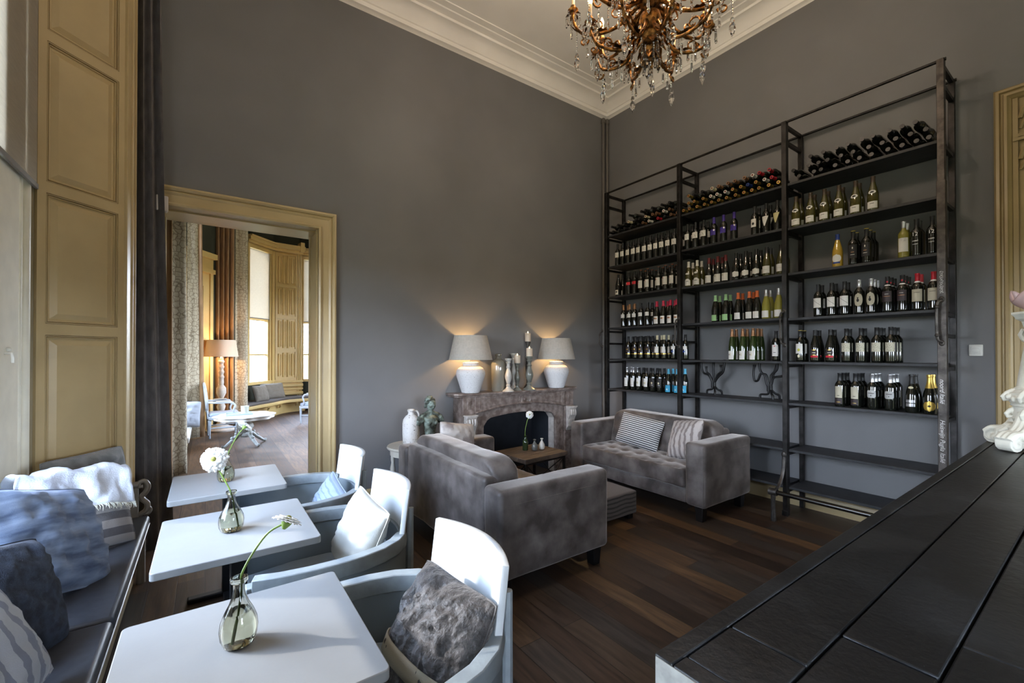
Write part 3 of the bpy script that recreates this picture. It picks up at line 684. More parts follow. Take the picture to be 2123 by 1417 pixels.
# inner surround with a depressed arch opening
ox0, ox1 = 2.72 - FX, 3.86 - FX; b = MB()
op = []
for i in range(25):
    x = lerp(ox0, ox1, i / 24); e_ = min(x - ox0, ox1 - x); sh = .075 * max(0, 1 - e_ / .10) ** 2
    op.append((x, .80 + .055 * (1 - (2 * i / 24 - 1) ** 2) - sh))
b.prism([(xs[0], 0), (xs[0], .95)] + [(x, max(arch(x, .885, .965, xs[0], xs[-1]), .9) + .02) for x in xs[1:-1]] + [(xs[-1], .95), (xs[-1], 0), (ox1, 0)] + op[::-1] + [(ox0, 0)], yf + .03, yf + .075, 'y')
b.build('surround', marble, fp, bevel=.004)
b = MB(); b.prism([(ox0 - .0, 0)] + op + [(ox1, 0), (ox1 + .02, 0)] + [(x * 1.02, z + .02) for x, z in op[::-1]] + [(ox0 - .02, 0)], yf + .075, yf + .19, 'y')
b.build('opening_reveal', marble_l, fp, smooth=False)
for s_, x0, x1 in ((-1, xl, xl + .16), (1, xr - .15, xr)):
    b = MB(); b.bb(x0, x1, yf, -.001, 0, 1.086); b.bb(x0 - .006, x1 + .006, yf - .012, 0, 0, .12); b.bb(x0 - .004, x1 + .004, yf - .008, 0, .872, .888)
    xm = (x0 + x1) / 2; b.bb(xm - .028, xm + .028, yf - .006, yf, .945, 1.045); b.bb(xm - .018, xm + .018, yf - .009, yf, .958, 1.032)
    b.build('pilaster', marble if s_ < 0 else marble, fp, bevel=.003)
    b = MB(); pr = [(0, .872), (-.075, .872), (-.080, .855), (-.066, .842), (-.074, .815), (-.082, .79), (-.076, .76), (-.055, .735), (-.040, .70), (-.034, .67), (-.045, .645), (-.046, .62), (-.034, .60), (-.018, .585), (0, .55)]
    b.prism([(yf + y, z) for y, z in pr], x0 + .012, x1 - .012, 'x'); b.bb(x0 + .002, x1 - .002, yf - .088, yf, .868, .886)
    for k in (-1, 0, 1): b.tube([(xm + k * .034, yf - .078, .84), (xm + k * .034, yf - .088, .80), (xm + k * .034, yf - .08, .765)], .014, 8)
    b.tube([(x0 + .008, yf - .045, .80), (x1 - .008, yf - .045, .80)], .030, 14); b.bb(x0 + .03, x1 - .03, yf - .052, yf - .03, .61, .70)
    b.build('corbel', marble_l, fp, bevel=.003)
soot = M('firebox_black', (.012, .014, .019), .7, var=.2)
b = MB(); b.bb(ox0 - .02, ox1 + .02, .33, .35, 0, .94); b.bb(ox0 - .02, ox0 - .001, yf + .19, .34, 0, .94); b.bb(ox1 + .001, ox1 + .02, yf + .19, .34, 0, .94); b.bb(ox0 - .02, ox1 + .02, yf + .19, .34, .87, .94)
b.build('firebox', soot, fp, smooth=False)
MB().bb(xl - .02, xr + .02, yf - .25, yf + .03, .001, .022).build('hearth_slab', M('hearth_stone', (.05, .045, .042), .5, var=.2), fp, bevel=.004)

# ------------------------------------------------------------------ lamps on the mantel
crackle = M('crackled_white_glaze', (.16, .15, .15), .55, col2=(.62, .62, .63), vscale=110, detail=4, bump=.12, bscale=120, vpos=(.24, .42))
shade_m = M('linen_lampshade', (.46, .44, .40), .9, var=.06, vscale=40, bump=.3, bscale=260, tr=.12)
brass = M('lamp_metal', (.45, .42, .36), .3, metal=.9)
bulb = emit('warm_bulb', (1, .62, .25), 25)
def lamp(loc, label, energy, k=1.0):
    t = thing('table_lamp', label, 'lamp', loc, 0, 'pair of white urn lamps on the mantel')
    pr = [(.090, 0), (.105, .004), (.122, .05), (.143, .12), (.166, .19), (.174, .225), (.168, .262), (.145, .295), (.112, .315), (.096, .322), (.093, .335), (.098, .352), (.094, .362), (.07, .365)]
    MB().lathe([(a * k, z * k) for a, z in pr], 40).build('urn', crackle, t)
    MB().tube([(0, 0, .36 * k), (0, 0, .52 * k)], .006, 8).build('stem', brass, t)
    b = MB(); z0, z1, r0, r1 = .395 * k, .675 * k, .258 * k, .196 * k
    b.lathe([(r0, z0), (r1, z1), (r1 - .003, z1), (r0 - .003, z0)], 48, cap=False)
    b.b.faces.ensure_lookup_table(); b.build('lamp_shade', shade_m, t)
    b = MB()
    for a in range(3): b.tube([(0, 0, .63 * k), (r1 * .93 * math.cos(a * 2.1), r1 * .93 * math.sin(a * 2.1), .655 * k)], .003, 5)
    for zz, rr in ((z0, r0), (z1, r1)): b.lathe([(rr - .004, zz - .003), (rr + .002, zz - .003), (rr + .002, zz + .003), (rr - .004, zz + .003)], 40, cap=False)
    b.build('shade_carrier', shade_m, t)
    MB().ball((0, 0, .56 * k), .028).build('bulb', bulb, t)
    l = bpy.data.lights.new('lamp_light', 'POINT'); l.energy = energy; l.color = (1, .60, .24); l.shadow_soft_size = .03
    o = bpy.data.objects.new('lamp_light', l); COL.objects.link(o); o.parent = t; o.location = (0, 0, .53 * k)
    l.specular_factor = .3
    return t
lamp((2.565, 4.475, 1.132), 'white crackled urn lamp on the left end of the mantel', 17)
lamp((3.905, 4.475, 1.132), 'white crackled urn lamp on the right end of the mantel', 15, .99)
# jar and candlesticks
jar = thing('glass_jar', 'tall clear green-grey glass flagon between the left lamp and the candlesticks', 'jar', (2.975, 4.50, 1.132))
gj = M('smoky_bottle_glass', (.32, .31, .26), .12, spec=.6, var=.12, vscale=5, coat=.5, stretch=(3, 3, .5), trans=.45)
MB().lathe([(.082, 0), (.092, .012), (.093, .33), (.084, .367), (.058, .388), (.036, .40), (.033, .435), (.040, .44), (.040, .458), (.030, .463), (.028, .415), (.05, .385), (.085, .33), (.085, .02), (0, .015)], 36, cap=False).build('jar_body', gj, jar)
cer_w = M('white_glazed_wood', (.42, .41, .38), .35, var=.15, vscale=14, coat=.3); cer_g = M('grey_green_glaze', (.14, .145, .125), .35, var=.25, vscale=12, coat=.4)
wax = M('ivory_wax', (.80, .70, .58), .5, tr=.35)
def stick(x, y, h, r, m, label, candle=0, saucer=False):
    t = thing('candlestick', label, 'candlestick', (x, y, 1.132), 0, 'turned candlesticks on the mantel')
    pr = [(1, 0), (1, .02), (.82, .05), (.45, .10), (.34, .15), (.42, .19), (.30, .22), (.36, .28), (.58, .40), (.62, .47), (.50, .56), (.32, .66), (.28, .70), (.40, .74), (.28, .78), (.30, .84), (.44, .88), (.34, .91), (.55, .955), (.60, .97), (.60, 1.0), (.35, 1.0)]
    MB().lathe([(a * r, z * h) for a, z in pr], 28).build('turned_stem', m, t)
    if saucer: MB().lathe([(.3 * r, h - .005), (r * .95, h), (r * .98, h + .012), (r * .9, h + .012), (.2, h + .004)][:4] + [(.01, h + .003)], 28).build('drip_tray', m, t)
    if candle:
        cr = .040; b = MB(); n = 26; rings = []
        def fn(u_, v):
            a = 2 * PI * u_; lean = .012 * math.exp(-((a - .5) % (2 * PI) - .2) ** 2 * 2)
            top = candle * (1 - .10 * (1 - math.cos(a - 2.6)) * .5) + lean * 1.5
            rr = cr * (1 + .28 * math.exp(-((a % (2 * PI)) - .5) ** 2 * 2) * v ** 6)
            return Vector((rr * math.cos(a), rr * math.sin(a), h + top * v))
        b.grid(fn, n, 8, True); ring = [v for v in b.b.verts if v.index >= 0]
        b.lathe([(0, h + candle * .86), (cr * .8, h + candle * .87), (cr * 1.0, h + candle * .96)], 26, cap=False)
        cndl = b.build('candle', wax, t, ang=60)
        MB().tube([(0, 0, h + candle * .86), (.001, 0, h + candle * .98)], .0015, 5).build('wick', blackleg, cndl)
        MB().lathe([(0, 0), (.004, .004), (.005, .010), (.003, .018), (.0, .028)], 10, c=(0, 0, h + candle * .95)).build('flame', emit('candle_flame', (1, .75, .35), 12), cndl)
    return t
def onm(px_ratio, y): return (px_ratio * y, y)
stick(3.03, 4.36, .405, .072, cer_w, 'pale glazed candlestick without a candle, in front of the flagon')
stick(3.215, 4.43, .345, .058, cer_g, 'grey-green candlestick with a short lit candle', .10)
stick(3.255, 4.57, .455, .056, cer_w, 'pale candlestick with a flat saucer top behind the lit candle', 0, True)
stick(3.385, 4.40, .43, .084, cer_g, 'large grey-green candlestick with a melted candle, nearest the right lamp', .105)
stick(3.495, 4.575, .625, .056, M('dark_turned_wood', (.05, .042, .036), .45, var=.2), 'tallest dark candlestick with a candle at the back', .115)
# round side table with jug and bust
rt = thing('round_side_table', 'round cream side table on turned legs behind the near sofa', 'table', (1.805, 4.352, 0))
cream = M('cream_paint', (.46, .43, .37), .42, var=.06)
MB().lathe([(.26, .60), (.272, .605), (.278, .618), (.272, .632), (0, .632)], 48).build('tabletop', cream, rt)
for a in range(4):
    an = a * PI / 2 + PI * .02; cx, cy = .235 * math.cos(an), .235 * math.sin(an)
    MB().lathe([(.012, 0), (.018, .03), (.014, .08), (.022, .16), (.026, .22), (.016, .26), (.022, .28), (.014, .31), (.024, .38), (.028, .42), (.015, .48), (.02, .50), (.02, .60)], 14, c=(cx, cy, 0)).build('leg', cream, rt)
MB().lathe([(.225, .54), (.245, .54), (.245, .60), (.225, .60)], 40, cap=False).build('apron', cream, rt)
jg = thing('stoneware_jug', 'pitted white stoneware jug with a small handle beside the bust', 'jug', (1.80, 4.42, .632))
pit = M('pitted_white_stoneware', (.10, .085, .075), .7, col2=(.66, .64, .62), vscale=48, detail=4, bump=.6, bscale=60, vpos=(.30, .40))
MB().lathe([(.078, 0), (.086, .01), (.090, .12), (.090, .22), (.082, .262), (.058, .295), (.034, .312), (.030, .332), (.036, .345), (.040, .358), (.034, .368), (.024, .366), (.02, .33)], 32).build('jug_body', pit, jg)
MB().tube(bez([(.034, 0, .345), (.062, 0, .345), (.085, 0, .31), (.082, 0, .27)], 6), .009, 8).build('handle', pit, jg)
def remesh(o, vox, it=2):
    md = o.modifiers.new('skin', 'REMESH'); md.mode = 'VOXEL'; md.voxel_size = vox; md.use_smooth_shade = True
    if it: m2 = o.modifiers.new('soft', 'SMOOTH'); m2.factor = .5; m2.iterations = it
    return o
patina = M('verdigris_bronze', (.045, .05, .04), .5, col2=(.25, .31, .27), vscale=16, detail=8, metal=.25, bump=.2, bscale=60, vpos=(.42, .62))
bs = thing('classical_bust', 'weathered green bronze bust of a woman with curled hair, beside the jug', 'bust', (2.005, 4.385, .632), .22)
b = MB(); b.lathe([(.070, 0), (.074, .015), (.056, .03), (.042, .05), (.05, .08), (.062, .10)], 24)
b.tube([(0, 0, .07), (0, 0, .10), (0, .002, .14), (0, .002, .18), (0, .002, .22), (0, .004, .26), (0, .006, .285)], [.050, .058, .070, .082, .092, .098, .070], 24, flat=.66, up=(0, 1, 0))
b.ball((0, .004, .262), .070, (1.5, .62, .60), 20, 12)
for s_ in (-1, 1):
    b.ball((s_ * .042, -.040, .215), .028, (1.05, .8, 1), 14, 10); b.ball((s_ * .128, .004, .258), .044, (1, .85, .85), 14, 10)
    b.tube([(s_ * .11, 0, .262), (s_ * .150, .008, .235), (s_ * .162, .012, .200)], [.040, .040, .036], 12)
    b.tube([(s_ * .015, .004, .325), (s_ * .06, .005, .30), (s_ * .12, .005, .282)], [.030, .028, .026], 10)
b.tube([(0, .008, .27), (.0, .004, .32), (0, -.006, .37)], [.040, .029, .030], 14)
b.ball((0, -.012, .410), .055, (.90, 1.08, 1.22), 20, 16); b.ball((0, -.045, .372), .018, (1.1, .8, .8))
b.tube([(0, -.066, .415), (0, -.078, .398), (0, -.072, .393)], [.006, .009, .006], 8)
for s_ in (-1, 1):
    b.ball((s_ * .022, -.050, .425), .016, (1.3, .7, .45)); b.ball((s_ * .020, -.056, .413), .009, (1.3, .6, .6)); b.ball((s_ * .048, -.008, .405), .011, (.5, .8, 1.3)); b.ball((s_ * .024, -.044, .392), .017, (1, .8, 1))
b.ball((0, -.066, .380), .010, (1.6, .7, .45)); b.ball((0, -.065, .374), .009, (1.4, .7, .5))
body = b.build('bust_body', patina, bs); remesh(body, .0035, 2)
b = MB(); rnd = random.Random(3)
for i in range(46):
    a = rnd.uniform(0, 2 * PI); e_ = rnd.uniform(.15, 1.35); 
    p = Vector((.055 * math.cos(a) * math.cos(e_), .060 * math.sin(a) * math.cos(e_) + .004, .425 + .062 * math.sin(e_)))
    if p.y < -.03 and p.z < .462: continue
    b.ball(p, rnd.uniform(.012, .019), (1, 1, .8), 8, 6)
for s_ in (-1, 1):
    for k in range(6): b.ball((s_ * (.048 - .002 * k), .000 + .008 * k, .44 - .012 * k), .014, (1, 1, 1), 8, 6)
for k in range(8): b.ball((.018 * math.cos(k), .012 + .018 * math.sin(k), .492), .013, (1, 1, 1), 8, 6)
b.ball((0, .05, .40), .034, (1, .9, 1), 10, 8)
remesh(b.build('hair', patina, bs), .004, 1)
# side table by the hearth with three bottles
st = thing('wood_side_table', 'low rustic table with a thick dark wooden top before the hearth', 'table', (2.985, 3.86, 0), .10)
oldwood = M('old_dark_wood', (.04, .028, .02), .6, col2=(.12, .085, .06), vscale=6, stretch=(1, 6, 1), bump=.4, bscale=25)
b = MB()
for k in range(4): b.bb(-.32, .32, -.27 + k * .135, -.27 + (k + 1) * .135 - .003, .452, .50)
b.build('tabletop', oldwood, st, bevel=.006)
b = MB()
for x in (-.29, .29):
    for y in (-.24, .24): b.bb(x - .012, x + .012, y - .012, y + .012, 0, .452)
    b.tube([(x, -.24, .44), (x, .24, .05)], .006, 6); b.tube([(x, .24, .44), (x, -.24, .05)], .006, 6)
for y in (-.24, .24):
    for s_ in (-1, 1): b.tube([(s_ * .29, y, .44), (0, y, .14), (-s_ * .0, y, .14)], .006, 6)
    b.bb(-.29, .29, y - .01, y + .01, .43, .452); b.bb(-.29, .29, y - .008, y + .008, .04, .055)
b.build('iron_frame', steel, st)
gv = MB().lathe([(.030, 0), (.033, .006), (.033, .09), (.026, .115), (.015, .13), (.014, .15), (.018, .155), (.018, .165), (.012, .165)], 24).build('green_glass_bottle', M('dark_green_glass', (.02, .035, .012), .06, coat=.6), None, loc=(2.965, 3.93, .5))
tag(gv, 'small dark green glass bottle holding a gerbera on the hearth table', 'bottle')
gerbera([(2.965, 3.93, .62), (2.963, 3.93, .72), (2.985, 3.925, .82), (3.01, 3.91, .90)], .048, (-.5, -1, .25), 'white gerbera in the green bottle before the hearth', dome=.1, seed=8)
for x, y, m, lb in ((3.035, 3.85, M('grey_glaze', (.10, .10, .09), .2, coat=.5), 'small grey-green glazed bud vase between bottle and white vase'), (3.14, 3.85, M('white_glaze', (.50, .48, .44), .2, coat=.5), 'small white glazed bud vase on the hearth table')):
    o = MB().lathe([(.018, 0), (.030, .008), (.037, .035), (.034, .06), (.020, .085), (.011, .10), (.010, .112), (.019, .125), (.016, .128), (.008, .11)], 24).build('glazed_vase', m, None, loc=(x, y, .5)); tag(o, lb, 'vase')

# ------------------------------------------------------------------ wine rack
rk = thing('wine_rack', 'tall three-bay dark steel wine rack with charcoal shelves along the right wall', 'shelf', (4.69, 2.5, 0))
def R(x, y, z=0): return (x - 4.69, y - 2.5, z)
PY = (4.275, 3.105, 1.935, .815)
for i, y in enumerate(PY):
    x0, y0, _ = R(4.69, y)
    b = MB(); b.bb(-.028, .028, y0 - .022, y0 + .022, 0, 3.90); b.bb(-.036, -.022, y0 - .028, y0 + .028, 0, .05)
    if i == 3: b.bb(-.030, .030, y0 - .026, y0 + .026, .3, 2.95)
    b.build('front_post', steel2 if i == 3 else steel, rk, bevel=.003)
    MB().bb(.345, .385, y0 - .020, y0 + .020, 0, 3.87).build('rear_post', steel, rk, bevel=.003)
    for z in (3.86, 3.70): MB().bb(.005, .36, y0 - .014, y0 + .014, z - .016, z + .016).build('cross_bar', steel, rk)
    for z in (3.235, 2.79, 2.35, 1.91, 1.74, 1.475, 1.065, .605, .24): MB().bb(.005, .36, y0 - .012, y0 + .012, z - .015, z + .012).build('cross_bar', steel, rk)
for x in (0, .366): MB().tube([(x, PY[0] - 2.5 + .03, 3.895 - (.03 if x else 0)), (x, PY[3] - 2.5 - .03, 3.895 - (.03 if x else 0))], .013, 10).build('top_rail', steel, rk)
SHZ = {'left': (3.28, 2.835, 2.406, 1.965, 1.525, 1.10, .65, .288), 'middle': (3.28, 2.85, 2.398, 1.957, 1.521, 1.108, .655, .288), 'right': (3.28, 2.84, 2.393, 1.947, 1.518, 1.113, .655, .288)}
BAY = {'left': (PY[1], PY[0]), 'middle': (PY[2], PY[1]), 'right': (PY[3], PY[2])}
for bay, zs in SHZ.items():
    ya, yb = BAY[bay]
    for z in zs: MB().bb(.0, .375, ya - 2.5 + .024, yb - 2.5 - .024, z - .024, z).build('shelf_board', shelfwood, rk, bevel=.002)
# footrail in front of the two right-hand bays
b = MB(); y1_, y2_ = 1.945 - 2.5, .45 - 2.5; xo = 4.435 - 4.69
b.tube([(xo, y1_ + .02, .276), (xo, y2_, .276)], .022, 14)
b.build('foot_rail', M('polished_rail', (.05, .048, .045), .2, metal=.9), rk)
for y in (y1_, y2_ + .05):
    b = MB(); b.tube(bez([(-.028, y, .60), (-.032, y, .54), (-.04, y, .47), (-.085, y, .37), (-.16, y, .30), (xo, y, .285)], 5), [.016] * 26, 8, flat=.6)
    b.tube([(xo, y - .035, .276), (xo, y + .035, .276)], .034, 16); b.tube([(xo, y, .27), (xo, y, .18), (xo + .004, y, .02), (xo + .004, y, 0)], [.024, .018, .024, .026], 12)
    b.lathe([(0, -.034), (.024, -.030), (.024, 0)], 12, c=(0, y, .60), axis='x'); b.ball((-.03, y, .60), .022, (.5, 1, 1.4))
    b.build('rail_bracket', steel2, rk)
for y, s_ in ((PY[0] + .06, 1), (PY[1], -1), (PY[2], 1), (PY[3], -1)):
    b = MB(); y0 = y - 2.5; z0, z1 = (1.70, 1.92) if y > 4 else (1.68, 2.02)
    b.tube(bez([(-.02, y0, z1), (-.05, y0 + .0, z1 - .01), (-.065, y0 + .02, z1 - .05), (-.065, y0 + .02, z0 + .05), (-.05, y0 + .0, z0 + .01), (-.02, y0, z0)], 5), .009, 8)
    for z in (z0, z1): b.ball((-.03, y0, z), .018, (.6, 1, 1.3)); 
    for z in (z0 + .06, z1 - .06): b.ball((-.065, y0 + .02, z), .015)
    b.build('pull_handle', steel2, rk)
chalk = M('chalk_white', (.7, .7, .68), .8)
def text(s_, size, loc, rot, mat, parent, name='lettering', ext=.0006, align='LEFT', shear=.35):
    cu = bpy.data.curves.new(name, 'FONT'); cu.body = s_; cu.size = size; cu.extrude = ext; cu.align_x = align; cu.align_y = 'CENTER'
    cu.shear = shear; tmp = bpy.data.objects.new(name, cu); COL.objects.link(tmp); bpy.context.view_layer.update()
    me = bpy.data.meshes.new_from_object(tmp.evaluated_get(bpy.context.evaluated_depsgraph_get())); bpy.data.objects.remove(tmp)
    me.materials.clear(); me.materials.append(mat); o = bpy.data.objects.new(name, me); COL.objects.link(o); o.parent = parent
    return o
# chalk handwriting runs down the end post, facing the room
for s_, z in (('Huiswijn Puglia Italië', 1.085), ('noord Italië', 1.40)):
    o = text(s_, .040, (-.0312, PY[3] - 2.5, z), (0, 0, 0), chalk, rk, 'chalk_writing')
    o.matrix_local = Matrix.Translation((-.0315, PY[3] - 2.5, z)) @ Matrix(((0, 0, -1, 0), (0, 1, 0, 0), (1, 0, 0, 0), (0, 0, 0, 1))) @ Matrix.Rotation(PI, 4, 'Z') @ Matrix.Scale(1, 4)
b = MB(); sq = [(-.0315, PY[3] - 2.5 + .010 * math.sin(i * 1.9) * (1 + .3 * math.sin(i * .7)), 2.24 - i * .0042 - .004 * math.sin(i * 2.3)) for i in range(42)]
b.tube(bez(sq, 3), .0012, 4); b.build('chalk_writing', chalk, rk)

# ------------------------------------------------------------------ bottles
dark = M('dark_bottle_glass', (.006, .007, .005), .07, coat=.5, spec=.7); olive_g = M('olive_bottle_glass', (.055, .050, .010), .06, coat=.5, spec=.7)
green_g = M('green_bottle_glass', (.018, .035, .006), .06, coat=.5, spec=.7); straw_g = M('straw_wine_glass', (.22, .20, .035), .06, coat=.5, spec=.7)
amber_g = M('amber_wine_glass', (.42, .27, .035), .06, coat=.5, spec=.7)
PROF = {
 'bordeaux': [(.034, 0), (.0375, .004), (.038, .02), (.038, .19), (.036, .205), (.027, .222), (.0175, .235), (.0148, .25), (.0145, .295), (.0158, .297), (.0158, .305), (.010, .306)],
 'burgundy': [(.037, 0), (.041, .004), (.0415, .02), (.0415, .13), (.039, .155), (.030, .195), (.020, .235), (.0155, .26), (.0148, .29), (.016, .293), (.016, .302), (.010, .303)],
 'flute': [(.034, 0), (.0372, .004), (.0375, .02), (.0375, .14), (.034, .18), (.026, .235), (.018, .28), (.0145, .31), (.014, .333), (.0155, .335), (.0155, .343), (.010, .344)],
 'sparkling': [(.038, 0), (.0435, .004), (.044, .02), (.044, .125), (.040, .16), (.028, .205), (.019, .24), (.0155, .27), (.0155, .295), (.018, .298), (.018, .308), (.012, .312)]}
def prad(pr, z):
    for (a, z0), (c, z1) in zip(pr, pr[1:]):
        if z0 <= z <= z1 and z1 > z0: return lerp(a, c, (z - z0) / (z1 - z0))
    return pr[-1][0]
paper = M('white_label_paper', (.68, .67, .64), .75, var=.03); beige = M('beige_label_paper', (.42, .39, .30), .75, var=.05); blackp = M('black_label_paper', (.018, .017, .018), .6)
ink = M('black_ink', (.01, .01, .01), .7); gold = M('gold_foil', (.62, .42, .10), .32, metal=.8); silver = M('silver_foil', (.55, .55, .57), .3, metal=.8)
FO = {'black': M('black_foil', (.012, .012, .013), .4), 'gold': gold, 'silver': silver, 'red': M('red_foil', (.42, .012, .025), .4), 'white': M('white_foil', (.66, .65, .60), .45), 'cream': M('cream_foil', (.60, .55, .38), .4),
 'green': M('pale_green_foil', (.30, .52, .26), .45), 'orange': M('orange_foil', (.55, .12, .03), .4), 'blue': M('sky_blue_foil', (.08, .38, .58), .45), 'purple': M('purple_foil', (.045, .02, .22), .4), 'bronze': M('bronze_foil', (.35, .18, .09), .35, metal=.6),
 'navy': M('navy_foil', (.015, .04, .2), .4), 'pink': M('crimson_foil', (.50, .02, .06), .4), 'umber': M('umber_foil', (.05, .032, .018), .4), 'dred': M('dark_red_foil', (.12, .012, .016), .4)}
purple_l = M('purple_label', (.05, .028, .25), .6); blue_l = M('blue_label', (.035, .30, .50), .6); green_l = M('green_label', (.30, .52, .24), .7); red_l = M('red_label', (.5, .015, .03), .6); plum = M('dark_plum_label', (.03, .02, .022), .55)
def patch(pr, z0, z1, span, width=None, off=.0008, n=14, rows=8, centre=0.0):
    """paper patch hugging the bottle on its -x side; width(t) scales the half angle"""
    b = MB()
    def fn(u_, v):
        z = lerp(z0, z1, v); r = prad(pr, z) + off; k = width(v) if width else 1
        a = PI + centre + (u_ * 2 - 1) * span * k; return Vector((r * math.cos(a), r * math.sin(a), z))
    return b.grid(fn, n, rows)
disc = lambda v: math.sqrt(max(0, 1 - (2 * v - 1) ** 2))
D1 = 1.0
# kind: (profile, glass, foil, foil start z, words, [(part name, material, z0, z1, half angle, width fn, sub marks)])
def marks(kind, pr, parent):
    def mk(name, mat, z0, z1, sp, wf=None, c=0.0, off=.0013): patch(pr, z0, z1, sp, wf, off, 8, 6, c).build(name, mat, parent)
    if kind == 'slash':
        MB().grid(lambda u_, v: Vector(((lambda a, r: (r * math.cos(a), r * math.sin(a), .165 - .040 * u_ + .006 * (v - .5) * (1.2 - abs(2 * u_ - 1))))(PI - .10 + .55 * u_, .0393))), 6, 2).build('slash_mark', ink, parent)
    if kind == 'diagonal':
        MB().grid(lambda u_, v: Vector(((lambda a, r: (r * math.cos(a), r * math.sin(a), .105 + .055 * u_ + .003 * v))(PI + .85 - 1.7 * u_, .0393))), 8, 1).build('diagonal_line', ink, parent)
    if kind in ('twelve', 'twelvegold'):
        o = text('12', .040, (0, 0, 0), (0, 0, 0), silver, parent, 'numeral', .0006, 'CENTER', 0)
        o.matrix_local = Matrix.Translation((-.0398, 0, .178 if kind == 'twelve' else .15)) @ Matrix(((0, 0, -1, 0), (-1, 0, 0, 0), (0, 1, 0, 0), (0, 0, 0, 1)))
